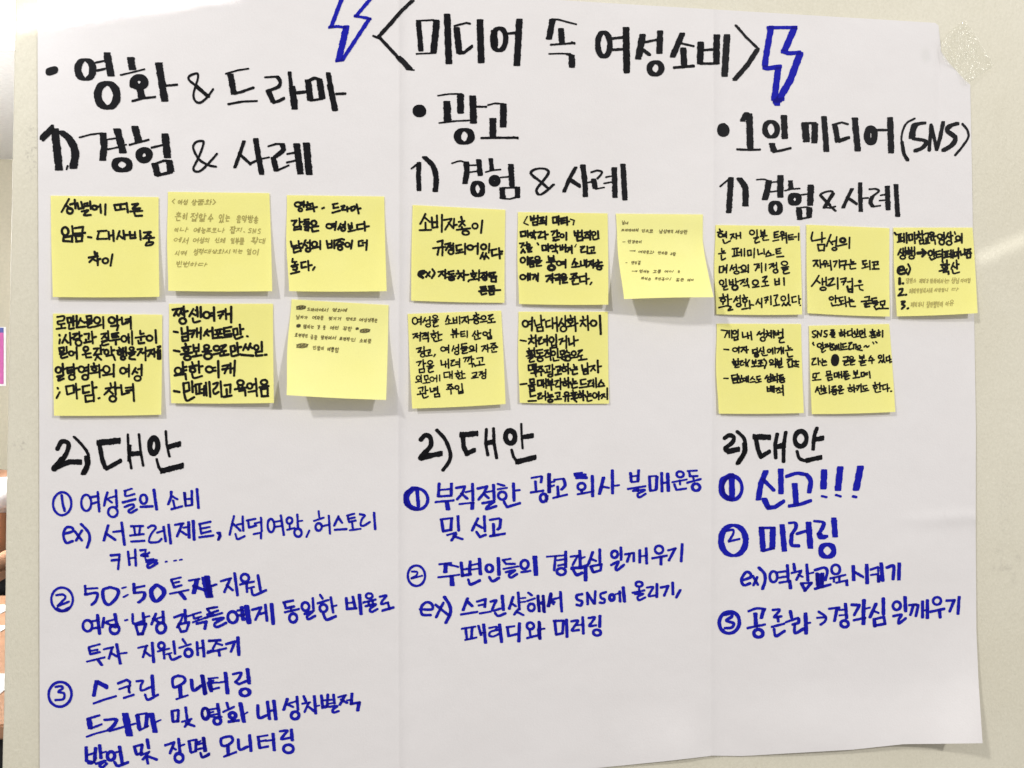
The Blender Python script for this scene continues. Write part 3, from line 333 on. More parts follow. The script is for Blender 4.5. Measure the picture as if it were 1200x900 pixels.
# each note: corners on the sheet TL,TR,BR,BL ; lift (mm) of bottom-left, bottom-right ; crop origin/scale of the words ;
# words: text,x0,x1,y0,y1 ; ink, pen width in photo pixels
NOTES = [
 dict(c=((59.3,229.3),(185.8,231),(186.8,347.8),(61.8,348)),l=(5,5),k=(50,220,6.667),ink='black',w=2.6,
  label='yellow note with three bold lines, leftmost of the top row, bottom third blank',
  t="성,140,260,85,205|별,265,385,100,225|에,385,505,125,215|따,555,680,115,190|른,680,782,118,228|임,138,245,295,425|금,240,330,300,425|-,350,385,378,392|대,415,560,325,420|사,565,660,325,400|비,670,780,325,415|중,785,875,345,455|차,350,440,490,610|이,450,552,510,612"),
 dict(c=((196.8,224.8),(315.7,226.3),(319,341.2),(197.2,340.8)),l=(7,9),k=(190,220,6.667),ink='pencil',w=1.1,
  label='yellow note of faint pencil writing, between two bold notes in the top left row',
  t="<,75,100,85,125|여,122,158,90,130|성,162,202,90,135|상,230,268,90,138|품,270,332,90,135|화,335,390,90,132|>,395,420,90,132|흔,100,152,190,262|히,158,202,195,250|접,222,280,195,262|할,280,345,200,265|수,358,402,205,265|있,440,488,205,272|는,492,530,210,265|음,580,618,215,275|악,620,665,215,270|방,668,712,215,275|송,715,752,220,280|이,95,130,310,345|나,135,205,305,345|예,245,300,308,350|능,305,342,310,358|프,345,385,312,352|로,388,428,312,352|나,430,492,312,352|잡,530,575,300,358|지,580,630,308,345|.,635,645,338,350|S,670,700,315,352|N,705,735,318,355|S,745,772,318,360|에,90,155,385,425|서,158,208,388,438|여,240,290,388,430|성,292,330,388,435|의,332,372,390,430|신,412,450,388,432|체,452,495,390,432|일,535,568,390,438|부,570,602,390,440|를,602,642,390,445|확,695,752,385,440|대,755,808,395,438|시,100,140,490,528|켜,142,195,490,530|성,245,282,475,530|적,284,325,475,522|대,328,385,478,515|상,388,432,480,515|화,435,488,478,515|시,490,538,480,515|키,550,588,478,512|는,590,630,478,515|일,660,700,475,525|이,705,762,478,528|빈,108,160,570,622|번,162,215,575,622|하,218,275,578,615|다,280,355,582,615"),
 dict(c=((336.2,228.7),(450.2,230.2),(453.2,341.2),(338.8,341.2)),l=(9,12),k=(325,220,6.667),ink='black',w=2.4,
  label='yellow note with four bold lines, the last very short, above the scribbled pale note',
  t="영,130,218,100,188|화,220,310,108,188|.,348,368,155,162|드,428,495,118,202|라,495,570,130,195|마,572,650,130,200|감,108,195,235,340|독,198,260,240,345|은,255,325,250,345|여,382,470,262,335|성,472,545,258,340|보,545,610,268,340|다,612,718,262,340|남,100,190,400,512|성,192,262,408,500|의,265,345,408,485|비,380,450,400,475|중,452,525,395,490|이,528,588,410,475|더,630,705,405,485|높,105,175,550,678|다,180,268,565,650|comma,275,292,622,645"),
 dict(c=((62.1,367.4),(190,368.7),(188.9,486),(63.2,487.2)),l=(4,5),k=(50,355,6.43),ink='black',w=2.5,
  label='yellow note with five bold lines, bottom left of the left group',
  t="로,100,175,95,200|맨,178,260,95,200|스,262,325,110,190|물,318,378,92,200|의,380,465,100,195|악,495,585,90,205|녀,588,672,95,200|semi,105,135,235,310|사,145,220,235,315|랑,222,310,215,325|과,310,402,215,305|질,430,505,205,325|투,505,590,205,315|에,592,685,200,315|눈,695,772,205,315|이,785,865,200,305|멀,115,195,330,420|어,198,265,325,420|온,300,365,325,418|갖,368,455,315,435|악,462,548,322,435|행,548,640,322,430|을,635,700,322,440|저,705,785,325,435|지,785,850,325,410|름,845,905,318,430|알,95,172,450,590|탕,175,262,455,585|영,262,355,455,580|화,358,440,450,565|의,442,545,460,560|여,572,665,460,560|성,668,755,460,590|semi,100,135,625,720|마,170,285,605,725|담,285,410,585,750|.,415,435,708,725|창,462,570,595,750|녀,572,695,605,742"),
 dict(c=((198.1,355.9),(319.9,355.9),(321,472.2),(200.6,472.5)),l=(4,8),k=(190,345,6.43),ink='black',w=2.7,
  label='yellow note with five bold lines and three leading dashes, bottom middle of the left group',
  t="짱,72,200,85,230|센,200,305,90,225|여,305,405,95,205|캐,415,530,90,215|-,85,120,278,290|남,138,210,240,360|캐,205,300,240,340|서,310,385,240,345|포,388,450,245,335|트,448,530,240,330|만,530,615,225,340|.,632,650,312,322|-,85,130,420,434|홍,140,230,365,500|보,228,300,375,470|용,300,380,375,490|으,380,440,385,460|로,440,505,375,465|만,505,600,360,470|쓰,590,690,365,465|임,690,760,355,465|.,775,792,450,458|약,92,205,500,645|한,205,310,500,635|여,330,435,500,625|캐,440,558,500,620|-,88,130,728,740|만,155,240,650,800|떼,245,375,655,775|라,378,455,655,770|고,455,525,665,775|욕,542,635,650,765|먹,635,725,630,765|음,725,805,640,775"),
 dict(c=((341.7,350.8),(455.3,357.5),(452.5,468.7),(335.8,463)),l=(19,15),k=(320,340,6),ink='pencil_dark',w=.95,
  label='pale yellow note with small thin writing and scribbled out words, curling away at its bottom',
  t="#,165,228,105,138|드,240,262,122,150|라,264,290,125,150|마,292,320,126,150|에,322,355,126,150|서,357,390,125,152|영,415,450,125,152|화,452,485,130,154|예,487,522,128,152|남,160,190,172,205|자,192,215,178,200|가,217,243,180,204|여,275,305,178,205|자,307,330,180,208|를,332,355,180,212|벗,390,418,185,212|기,420,448,188,212|거,450,480,188,212|단,512,540,190,215|지,542,560,192,215|로,562,585,192,215|여,605,635,195,220|성,637,662,195,225|성,664,690,195,225|적,692,710,195,228|은,712,735,200,230|#,165,192,238,262|많,212,238,240,272|이,240,262,242,270|는,264,288,245,272|것,310,330,245,275|중,350,370,248,280|에,400,430,250,278|선,432,462,250,278|꼭,490,522,255,285|한,524,555,255,290|#,582,600,262,278|#,612,680,270,300|표,152,175,300,328|면,177,200,305,332|적,202,222,305,335|인,224,245,308,335|글,262,285,312,345|을,287,312,315,350|말,335,360,318,348|하,362,385,320,348|며,387,412,322,348|서,414,445,322,348|표,465,490,328,352|면,492,515,330,358|적,517,540,330,360|인,542,585,335,362|소,608,635,340,368|비,637,662,342,370|를,664,692,342,375|#,165,245,372,408|인,278,305,390,420|물,307,335,392,425|이,337,360,395,422|예,380,405,400,428|쁨,407,430,400,435|함,432,465,402,440"),
 dict(c=((483.5,240.2),(592.2,245.8),(591.2,354.8),(481.7,352.2)),l=(2,2.5),k=(470,230,6.667),ink='black',w=2.4,
  label='yellow note with four loose bold lines, first of the top row in the middle column',
  t="소,145,235,135,270|비,235,328,140,280|자,330,430,160,265|층,435,545,155,300|이,555,638,185,288|규,250,345,345,465|정,340,425,360,455|되,425,510,365,450|어,512,605,365,450|있,608,700,365,495|다,700,792,400,490|e,130,190,575,635|x,190,230,575,630|),235,262,565,640|자,280,360,575,635|동,360,425,565,655|차,430,520,575,655|comma,522,538,650,668|화,545,625,575,655|장,625,690,585,650|품,690,745,595,672|등,605,680,700,770|등,680,740,695,775|-,735,782,728,738"),
 dict(c=((607,248.5),(712,250),(712.8,357),(608.2,356.2)),l=(3,8),k=(595,235,6.667),ink='black',w=2.3,
  label='yellow note with a bracketed heading above bold lines, left of the curling tiny writing note',
  t="<,122,165,122,195|범,172,240,115,195|죄,242,308,120,188|미,345,395,120,190|타,398,480,120,190|>,485,525,140,190|마,95,160,235,285|약,162,225,235,300|과,228,305,232,305|같,335,405,230,315|이,410,465,245,305|범,515,590,230,315|죄,590,650,235,305|인,650,715,235,305|것,92,140,320,412|을,135,185,325,400|comma,228,240,330,345|마,262,330,340,398|약,332,400,335,410|버,402,450,345,408|거,450,505,340,412|comma,525,540,340,368|라,562,625,355,412|고,625,685,350,415|이,98,155,440,505|름,150,210,435,522|을,210,265,425,510|불,305,375,425,548|여,378,458,455,525|소,500,560,450,525|비,560,620,455,525|자,620,680,455,530|층,680,745,460,545|에,95,175,562,620|게,178,242,565,630|자,292,360,570,640|극,362,415,568,650|을,415,468,565,645|준,485,552,560,655|다,555,635,585,655|comma,642,656,635,655"),
 dict(c=((721.7,250.3),(823.7,251.3),(836.3,348.3),(731.3,350.5)),l=(18,23),k=(700,240,6),ink='pencil_dark',w=.85,curl=True,
  label='pale yellow note with tiny thin writing whose bottom curls far out from the paper',
  t="남,172,195,110,140|녀,196,218,118,138|드,168,192,168,188|라,194,216,168,188|마,218,240,168,188|에,242,266,168,188|서,268,290,165,188|인,310,338,170,195|으,340,362,172,195|로,364,395,172,198|남,432,462,172,202|성,464,490,172,202|만,492,515,175,200|의,517,535,175,200|세,550,578,175,200|상,580,605,178,205|만,607,635,175,208|-,180,195,258,262|안,212,240,245,272|경,242,265,248,272|쓴,267,290,250,272|이,292,315,250,270|-,230,250,318,328|에,252,268,318,328|여,288,318,320,340|자,320,342,320,342|들,344,365,320,345|과,367,400,322,345|안,425,450,325,350|이,452,470,328,348|를,472,495,328,352|구,512,530,335,355|함,530,552,332,360|-,200,212,403,410|연,238,260,395,420|인,262,282,395,418|같,284,305,392,422|-,245,262,462,470|에,264,282,460,472|인,295,322,455,480|어,324,345,458,478|는,347,365,460,480|고,392,420,458,480|통,422,450,455,482|여,472,500,458,478|이,502,540,460,476|은,565,582,460,480|자,308,330,505,525|신,332,355,508,528|은,357,378,512,535|주,405,425,508,528|인,427,450,510,532|공,452,475,510,535|이,477,525,510,530|꽃,552,580,515,540|은,582,612,515,540|여,632,655,518,540|이,657,680,520,535"),
 dict(c=((477.8,367.8),(587.3,364),(592.5,473.5),(483,478.8)),l=(7,7),k=(465,355,6.667),ink='black',w=1.8,
  label='yellow note with six medium lines of writing, bottom left of the middle column',
  t="여,120,192,105,170|성,200,268,108,190|을,270,325,95,190|소,380,435,100,165|비,437,495,105,160|자,505,585,105,160|층,590,650,70,165|으,652,705,95,155|로,705,768,85,158|저,122,190,235,300|격,192,260,230,300|한,262,355,205,300|뷰,422,485,200,270|티,490,555,215,270|산,590,655,215,285|업,668,748,205,275|광,150,225,340,425|고,222,275,355,420|comma,288,300,400,415|여,345,415,325,392|성,430,492,320,400|들,490,555,305,390|의,560,628,320,385|자,660,730,315,385|존,728,785,300,388|감,155,230,450,545|을,232,290,450,545|내,335,405,440,510|려,410,495,430,505|깎,520,610,415,500|고,610,685,420,490|외,145,200,560,625|모,205,255,560,628|에,258,340,555,615|대,368,440,530,590|한,450,535,520,595|고,585,640,530,585|정,640,705,515,595|관,160,250,645,745|념,255,340,645,738|주,390,450,635,710|입,452,525,630,710"),
 dict(c=((607.7,365.3),(712.3,365.3),(713.7,473),(609,472)),l=(2,2),k=(595,360,7.5),ink='black',w=2.2,
  label='yellow note crammed with six bold lines, right one in the middle column bottom row',
  t="여,125,218,90,200|남,228,325,70,215|대,330,435,85,210|상,440,525,75,220|화,525,610,70,215|차,625,720,75,205|이,725,825,70,235|-,110,165,290,300|차,180,265,245,345|려,265,355,240,335|입,362,440,245,360|거,445,525,255,360|나,530,620,255,340|활,165,245,355,485|동,245,320,375,475|적,320,390,365,460|인,385,450,365,465|모,450,500,375,460|습,500,555,375,470|으,555,610,385,455|로,610,700,370,475|맥,178,250,500,605|주,252,322,515,605|광,322,410,505,605|고,410,470,510,590|하,472,545,490,590|는,545,612,500,600|남,645,720,490,590|자,722,825,470,570|-,110,170,670,682|몸,180,240,620,725|매,245,340,635,710|부,340,405,630,725|각,405,475,625,720|하,475,550,615,705|는,545,610,620,715|드,625,690,630,710|레,690,780,620,705|스,785,855,635,695|드,175,255,730,825|러,255,340,725,820|눕,345,405,740,835|고,405,470,735,815|유,480,550,735,825|혹,550,615,715,830|하,615,680,730,820|는,680,740,745,835|여,740,820,735,815|자,815,885,715,805"),
 dict(c=((838.7,263.7),(937.3,265),(940,368.6),(839.6,368.3)),l=(3,4),k=(830,255,7.5),ink='black',w=1.9,
  label='yellow note with five full lines, leftmost in the top row of the right column',
  t="현,82,190,100,225|재,195,290,130,195|일,360,440,105,225|본,455,530,110,205|트,570,635,120,210|위,630,700,120,230|터,705,800,135,205|는,90,150,270,375|페,205,325,265,345|미,330,415,265,355|니,425,495,275,330|스,500,575,285,345|트,585,662,265,350|여,92,190,415,490|성,192,285,415,495|의,288,360,410,480|계,405,515,400,490|정,525,610,390,490|을,640,715,385,495|일,98,175,540,635|방,180,270,530,640|적,275,375,535,615|으,390,445,530,615|로,465,530,510,605|비,585,672,525,600|활,95,215,670,820|성,220,300,680,790|화,300,405,680,805|시,415,490,700,785|키,490,565,690,765|고,570,630,675,780|있,635,720,670,780|다,725,820,680,760|.,802,818,768,778"),
 dict(c=((945,263.3),(1042.3,267.3),(1042.7,371),(946.3,367)),l=(3,4),k=(935,255,7.5),ink='black',w=2.0,
  label='yellow note with four lines of uneven size, middle of the top right row',
  t="남,110,240,120,300|성,245,350,145,290|의,352,465,170,275|자,130,210,365,445|위,212,305,375,465|기,310,375,365,455|구,375,440,370,455|는,440,510,365,455|되,565,645,370,455|고,645,718,380,455|생,115,255,505,645|리,262,360,525,625|컵,375,490,525,665|은,495,575,550,640|안,270,350,685,775|되,350,430,690,780|는,430,508,700,785|굿,560,640,690,785|돌,640,715,700,810|요,705,800,715,805"),
 dict(c=((1047,266.7),(1139.7,266.7),(1145.7,367),(1051,370.7)),l=(5,10),k=(1035,255,7.5),ink='black',w=2.1,
  label='yellow note at the right edge with a bold arrow and three numbered pencil lines',
  t="comma,92,115,130,155|페,120,210,135,220|미,215,285,130,225|참,288,360,115,235|교,355,405,130,240|육,400,470,120,235|영,475,535,130,245|상,535,608,125,250|comma,615,635,130,155|의,630,702,135,225|생,128,205,260,370|행,205,285,250,370|arrow,300,380,270,345|안,395,455,280,375|터,450,520,270,370|페,515,605,270,360|미,605,670,260,360|니,675,740,265,330|즘,715,775,265,370|확,490,580,375,490|산,580,670,370,495|e,125,180,430,500|x,180,215,440,495|),210,242,405,505|1,130,160,520,585|.,168,182,570,580|2,130,190,620,690|.,195,208,668,680|3,155,200,730,805|.,210,225,790,802",
  t2="당,200,232,530,580|번,234,260,530,580|스,262,295,535,575|페,318,345,535,575|미,347,375,535,575|가,377,400,535,575|말,412,440,535,578|하,442,470,535,578|여,472,500,535,578|서,502,530,535,578|는,532,588,535,578|성,600,635,525,580|님,637,672,530,580|다,682,710,535,570|더,712,738,535,570|럽,740,770,530,575|페,230,262,620,668|미,264,290,620,665|악,292,318,620,665|성,320,348,618,665|시,350,378,618,662|서,380,412,618,660|시,414,436,618,660|사,450,480,618,650|랑,482,510,618,655|합,512,540,618,655|니,542,575,618,650|다,600,668,612,645|페,242,275,740,785|미,277,302,740,785|가,304,330,740,785|니,332,362,740,785|정,380,410,735,795|인,412,440,740,790|병,442,470,735,795|인,472,498,735,790|이,500,530,735,785|이,548,580,735,775|유,582,625,720,775"),
 dict(c=((840,379.3),(938.7,379.6),(942,484),(842.3,484.7)),l=(3,5),k=(830,370,7.5),ink='black',w=1.9,
  label='yellow note with two dashed points and round brackets, bottom left in the right column',
  t="게,112,210,120,200|임,205,272,125,225|내,295,388,140,215|성,420,500,120,230|차,500,570,130,200|별,572,668,115,240|-,135,182,293,302|여,210,275,275,330|자,275,355,270,325|당,388,440,285,360|신,440,515,280,350|에,515,590,285,345|게,595,675,275,335|는,675,745,265,360|힐,215,275,375,455|러,278,335,385,445|(,340,360,385,455|보,385,430,390,450|조,430,485,385,450|),485,515,380,465|역,535,590,380,450|할,592,665,370,455|강,690,745,380,450|요,740,795,385,455|-,135,175,545,555|담,200,260,515,595|보,258,315,515,590|이,315,355,525,580|스,360,410,530,585|도,410,462,525,580|성,498,560,515,590|희,560,615,510,590|롱,615,675,510,590|비,510,585,615,670|적,590,665,610,700"),
 dict(c=((948,381.7),(1042,379.6),(1049.3,482.7),(951.3,485.3)),l=(3,6),k=(940,370,7.5),ink='black',w=1.8,
  label='yellow note with one blacked out word in its third line, lower row at right',
  t="S,88,130,125,195|N,130,175,125,185|S,190,228,125,190|를,240,290,120,195|하,325,385,125,190|다,388,445,130,185|보,445,495,120,190|면,497,560,120,195|흔,590,650,120,190|히,655,715,120,185|comma,90,115,235,265|알,138,195,235,325|려,197,240,250,305|행,240,290,245,300|해,290,345,255,305|드,345,400,240,300|려,400,450,245,300|요,450,525,240,310|-,540,585,262,272|comma,618,632,228,245|comma,645,660,222,240|라,88,155,370,440|는,155,220,375,440|#,255,335,340,445|글,362,410,350,435|을,412,465,345,435|볼,495,565,345,440|수,580,635,345,420|있,670,725,345,415|다,725,775,365,420|.,776,788,402,412|또,90,165,490,570|몸,205,275,480,570|매,275,350,485,545|를,350,420,490,560|보,450,515,480,550|여,520,600,490,540|성,115,180,625,690|희,180,245,620,690|롱,250,310,620,695|을,310,365,605,690|하,400,470,600,670|기,470,525,605,670|도,525,585,600,665|한,615,690,585,675|다,690,762,605,670|.,775,790,658,668"),
]
# bold pen strokes of the notes, read off each note in the frame of its word list
TRACES = {
0: """205,88 175,140 148,188; 180,135 215,165; 215,130 245,122; 250,95 255,160; o212,180,22,22; 270,120 280,165 320,155; 300,110 315,160; 325,125 350,120; 325,145 355,140; 370,105 375,165; ~305,185 355,175 330,200 325,215 375,212;
 o405,155,18,16; 425,150 445,145; 450,130 455,195; 490,130 488,210; 558,135 650,125; 560,140 570,175 640,165; 605,130 610,165; 655,120 665,190; ~700,130 745,125 715,150 705,165 760,160; 685,185 778,180; 715,195 725,220 775,218;
 o175,340,25,32; 230,300 238,370; 165,375 160,415 225,420; 165,388 230,375 230,420; 250,315 315,305 310,340; 240,360 330,352; 255,375 265,420; 255,378 310,372 305,415; 262,420 308,415; 355,385 380,388; 430,340 500,335; 440,345 425,400 500,398; 515,345 520,400; 550,335 555,415; 520,375 550,370;
 600,340 580,400; 595,370 625,395; 630,335 640,400; 645,370 665,368; 680,345 685,395 725,390; 720,345 722,390; 682,370 722,368; 760,335 765,405; 790,350 845,345 800,385; 820,365 845,378; 785,395 870,390; 830,400 830,425; ~815,428 805,450 850,445 862,425 815,428;
 405,500 410,525; 360,545 430,535; 405,540 365,580; 395,560 430,575; 425,510 430,605; 435,560 450,555; o490,570,22,20; 545,520 530,608""",
2: """o160,130,24,18; 175,118 205,112; 180,135 205,130; 208,105 205,150; o180,172,14,12; 235,112 240,122; 222,135 262,125; o245,148,16,12; 228,172 272,165; 275,120 288,185; 285,155 310,150; 350,162 365,155; 432,130 470,122; 440,130 438,160 475,152; 430,195 490,178; ~500,145 525,140 505,170 535,172; 545,150 548,185; 545,165 570,160; ~578,150 580,180 605,165 605,145 580,150; 620,130 635,200; 630,165 650,160;
 112,258 150,255 125,290; 172,240 175,300; 175,270 195,265; 135,305 130,330 185,320; 138,308 185,300 185,325; 210,250 245,245; 212,250 215,270 245,265; 205,285 255,280; 212,305 245,300 240,335; ~225,310 215,330 240,330; o285,275,20,18; 260,310 320,300; 270,322 275,342 320,335;
 o405,300,22,18; 425,285 450,280; 430,305 455,300; 460,265 450,330; 495,280 475,325; 485,305 505,310; 510,290 525,285; 530,265 528,310; o515,322,16,14; 555,285 560,320 585,312; 580,275 585,312; 560,300 582,296; 570,322 575,335; 555,342 610,330; 620,290 665,283; 622,292 625,325 668,318; 680,265 685,335; 690,305 715,300;
 105,420 115,460 150,450; 165,415 170,465; 170,440 190,435; 125,475 130,508 185,490; 130,475 180,465 182,495; 220,410 195,470; 210,440 230,455; 235,430 250,425; 255,410 255,465; o240,485,18,14; o290,440,20,20; 268,475 320,462; 335,415 335,480; 385,415 395,470 425,465; 425,412 425,465; 390,440 425,438; 445,410 445,472; ~460,410 500,400 520,405; 490,410 465,435; 485,420 515,428; 460,450 530,440; 490,445 492,460; o490,472,18,14; o548,445,18,16; 585,412 575,475; 635,418 668,412; 635,420 635,455 670,450; 665,432 690,428; 700,410 695,485;
 120,555 115,580 150,578; 135,585 140,600; 110,612 160,600; ~120,620 150,615 150,640 125,640; 105,672 172,655; 185,585 220,578; 188,588 190,625 225,618; 240,570 245,645; 248,608 268,603; 292,620 278,642""",
3: """~110,105 160,100 155,130 115,140 120,160 165,155; 140,165 142,185; 105,195 170,188; 185,115 190,150 215,145 212,110 185,112; 230,100 230,170; 255,98 258,175; 232,138 255,135; ~200,165 200,195 235,190; 285,115 265,160; 285,130 315,150; 255,185 320,178; 330,100 365,95 368,120 335,125 330,100; 320,145 380,135; ~335,155 370,150 340,168 345,185 375,180; o410,130,22,24; 385,180 440,165; 455,105 458,190;
 o520,130,24,22; 560,98 562,160; 565,130 582,125; 515,175 570,168 560,205; 595,110 600,160 640,150; 625,125 655,120; 625,145 655,140; 662,105 665,195; 125,240 128,245; 130,275 125,305; 175,240 148,300; 165,270 190,300; 205,225 210,315; 212,265 225,262; ~230,235 262,230 238,255 235,275 268,268; 275,218 280,280; 280,250 295,245; o270,300,22,22; 315,235 350,230 345,270; 325,275 328,290; 312,300 360,290; 370,215 378,305; 380,260 400,255;
 440,235 480,228 445,270; 462,250 480,262; 492,212 495,275; ~445,290 490,280 450,300 455,320 495,310; 520,235 570,225; 522,235 525,262 570,255; 522,250 560,245; 505,285 590,272; 550,285 552,312; o612,270,20,22; 630,262 650,258; 645,235 650,300; 672,212 675,312; 735,210 735,235 760,230; 700,262 770,250; 740,262 740,280; 720,285 725,305 765,300; o805,265,22,20; 850,205 855,300;
 125,340 130,370 160,360 158,335 125,340; 180,330 182,375; ~130,385 175,380 140,395 145,415 185,405; o215,380,18,16; 230,375 250,372; 255,335 258,420; o325,345,18,16; 320,365 322,378; 300,390 360,378; 325,395 328,412 365,408; 385,345 420,340 390,385; 435,320 440,385; 440,355 458,350; 415,395 395,430; 410,400 440,428; 385,392 430,385; o480,370,16,18; 515,330 520,385; 520,360 540,355; 480,400 530,390 545,430;
 575,335 580,342; 560,358 600,350; o580,378,14,12; 605,340 608,395; 625,335 630,395; 608,368 625,365; o605,415,16,12; o670,345,16,12; 640,375 700,368; ~650,385 690,382 660,400 655,420 695,425; 715,350 750,345 715,395; 735,365 755,380; 760,375 770,372; 775,335 775,432; 790,360 825,352 795,400; 810,375 830,385; 840,345 842,405; 850,370 868,368; ~865,330 890,325 870,345 868,360 890,355; 850,372 898,368; 868,385 890,382 892,420 868,420 868,385;
 o118,505,20,22; 150,458 155,540; 155,500 172,495; ~110,555 155,545 125,565 120,585 158,570; 180,490 220,485; 185,492 188,530 225,520; 185,510 220,505; 232,460 238,535; 240,495 258,490; o220,560,22,20; o292,500,22,22; 315,490 335,485; 315,512 338,508; 345,465 345,540; o320,560,22,18; 385,455 388,468; 365,480 410,475; o388,498,16,12; 362,530 425,520; 390,510 392,525; 425,465 430,560; 432,510 450,505; o480,500,24,26; 455,545 525,535; 535,465 535,555;
 o605,510,22,22; 625,500 645,495; 628,520 648,515; 650,465 650,555; 700,490 675,535; 690,510 712,525; 718,500 738,495; 745,465 745,545; o715,568,24,18; 112,640 115,645; 128,672 105,715; 175,630 185,690 235,675; 175,630 232,620 235,672; 250,608 258,720; 260,655 280,650; 300,630 350,620; 302,632 305,680 350,670; 372,595 380,685; 382,640 405,635; 320,700 325,745 385,735; 320,700 385,692 385,740; 420,718 428,716;
 510,605 515,625; 475,645 535,635; 510,645 465,690; 500,660 530,685; 545,598 550,690; 550,640 575,638; o528,722,24,22; 590,620 598,690 650,675; 625,640 672,635; 628,662 675,656; 680,610 688,738""",
4: """78,115 160,103; 115,112 90,158; 102,135 124,160; 150,108 128,155; 140,132 158,152; 162,90 168,165; 170,130 192,125; o155,200,24,22; 235,110 205,165; 220,140 250,155; 252,120 262,118; 262,95 268,165; 290,95 292,170; ~230,180 240,210 285,200; o335,155,24,24; 355,145 375,140; 355,165 378,160; 390,98 392,198; 420,135 465,125 435,180; 425,160 460,150; 478,110 482,185; 520,95 520,210; 482,150 520,145; 88,280 118,285;
 145,255 150,300 185,290; 190,245 195,305; 195,275 212,272; 150,320 155,350 195,345; 150,322 195,315 195,345; 215,275 245,270 225,320; 212,298 240,290; 262,255 262,320; 292,250 290,335; 262,290 290,285; 340,265 315,310; 325,285 350,310; 350,280 370,275; 378,250 382,330; 400,270 445,262; 412,272 415,298; 435,268 435,295; 400,302 448,295; 420,300 422,318; 395,328 450,322; 465,255 520,245; 465,258 468,305 520,298; 465,280 510,275; 455,325 520,315; 535,265 540,310 570,300 565,255 535,262; 585,228 592,300; 592,265 612,260; ~545,320 560,335 605,318; 640,315 645,316;
 88,422 130,430; 175,372 180,382; 150,402 215,392; o182,418,18,12; 182,432 184,445; 142,452 225,438; o190,478,24,16; 235,380 240,430 275,425; 275,375 275,425; 238,405 272,402; 255,430 258,455; 232,468 295,458; o335,395,20,14; 320,412 320,425; 345,410 345,425; 305,432 370,425; o345,465,28,22; o410,405,22,18; 385,452 435,442; ~445,388 480,382 452,410 448,430 480,425; 465,430 465,450; 438,462 500,452; 515,395 520,435 550,425 545,385 515,392; 565,365 572,435; 572,400 595,395; ~520,445 530,465 590,450;
 630,375 610,420; 628,395 645,410; 665,370 648,415; 660,390 680,405; 598,455 685,462; o710,400,16,18; 750,358 752,430; 705,435 708,462 755,458; 705,435 752,428; 775,455 785,454; o120,575,24,24; 155,510 160,600; 160,550 182,545; 160,575 182,570; 95,610 175,600 180,640; 225,510 230,525; 205,545 260,535; o230,570,20,16; 275,505 280,590; 280,545 305,540; ~225,600 240,630 300,615; o355,565,26,22; 375,555 400,550; 378,578 402,574; 422,502 425,625; 455,540 500,530 470,595; 455,565 495,558; 515,520 515,590; 548,500 542,612; 515,560 545,555;
 90,728 130,735; 160,670 165,735 205,722; 160,672 200,662 205,722; 225,655 230,735; 232,695 250,690; ~165,745 185,800 240,775; 250,680 295,672; 252,682 258,750 300,742; 280,680 282,745; 318,690 315,760; 330,665 335,762; 355,660 362,770; 300,715 330,710; ~385,675 420,665 405,700 385,720 395,750 425,735; 440,655 448,770; 470,685 515,678 512,740; 485,715 488,758; 465,772 522,762;
 o590,665,24,18; 575,690 575,705; 605,688 605,702; 548,715 640,700; 580,728 625,722 628,762; o660,690,20,20; 685,680 700,675; 705,635 712,715; 650,735 710,725 715,765; o768,662,24,18; 735,700 800,690; 745,712 750,765; 748,715 795,708 795,765; 752,768 798,765""",
6: """190,138 165,190 150,215; 185,165 225,200; 190,205 192,255; 145,265 235,262; 240,165 245,245 285,240; 280,150 282,240; 242,205 282,200; 320,145 318,278; 335,185 395,175 345,260; 370,205 405,245; 415,175 410,250; 420,225 435,222; 470,160 475,180; 450,200 495,192; 485,200 455,235; 480,210 500,228; 435,262 540,250; 475,240 478,258; o505,285,26,16/15,15; o578,232,22,20; 635,190 625,285;
 285,355 325,345 320,395; 250,405 345,395; 295,410 285,455; 325,405 322,462; 345,375 385,365 350,420; 370,390 395,405; 390,385 405,382; 408,368 410,425; o390,435,20,18; 430,385 470,378; 432,388 435,425 475,415; 455,425 458,438; 430,445 485,435; 500,370 500,450; o540,400,22,18; 560,395 585,388; 600,368 598,450; o645,395,20,20; 690,370 685,440; 640,440 620,485; 635,460 650,480; 665,445 650,490; 665,465 685,485; 705,420 745,412; 708,422 712,465 750,455; 765,405 772,485; 772,430 790,430; 772,450 788,450;
 ~140,610 175,600 180,585 150,590 140,615 170,635/22,24; 195,590 225,625; 225,590 195,630; ~245,570 262,600 240,638; 290,590 330,585 295,625; 315,600 335,620; 345,575 345,640; 348,605 362,603; 370,590 410,582; 372,592 375,610 412,605; 392,612 394,622; 362,632 425,622; o395,645,20,10; 445,582 447,592; 432,605 475,600; 470,605 445,640; 460,615 480,632; 490,580 490,655; 492,615 525,612; 532,655 526,665;
 560,580 565,592; 545,605 590,600; o568,620,16,10; 568,632 570,642; 545,652 600,645; 610,578 608,658; 625,600 655,595 625,635; 645,610 658,625; 668,590 668,640; 670,615 690,612; o655,645,14,10; 690,600 735,595; 700,605 702,620; 725,600 722,618; 690,628 745,625; 705,640 740,636 742,668; 705,642 705,665 740,668; 620,710 660,705; 625,712 628,725 665,722; 610,742 670,738; 625,755 630,768 665,760; 685,705 725,700; 690,708 690,722 730,718; 680,738 775,732; 690,752 695,768 725,765 725,750; 705,725 708,745""",
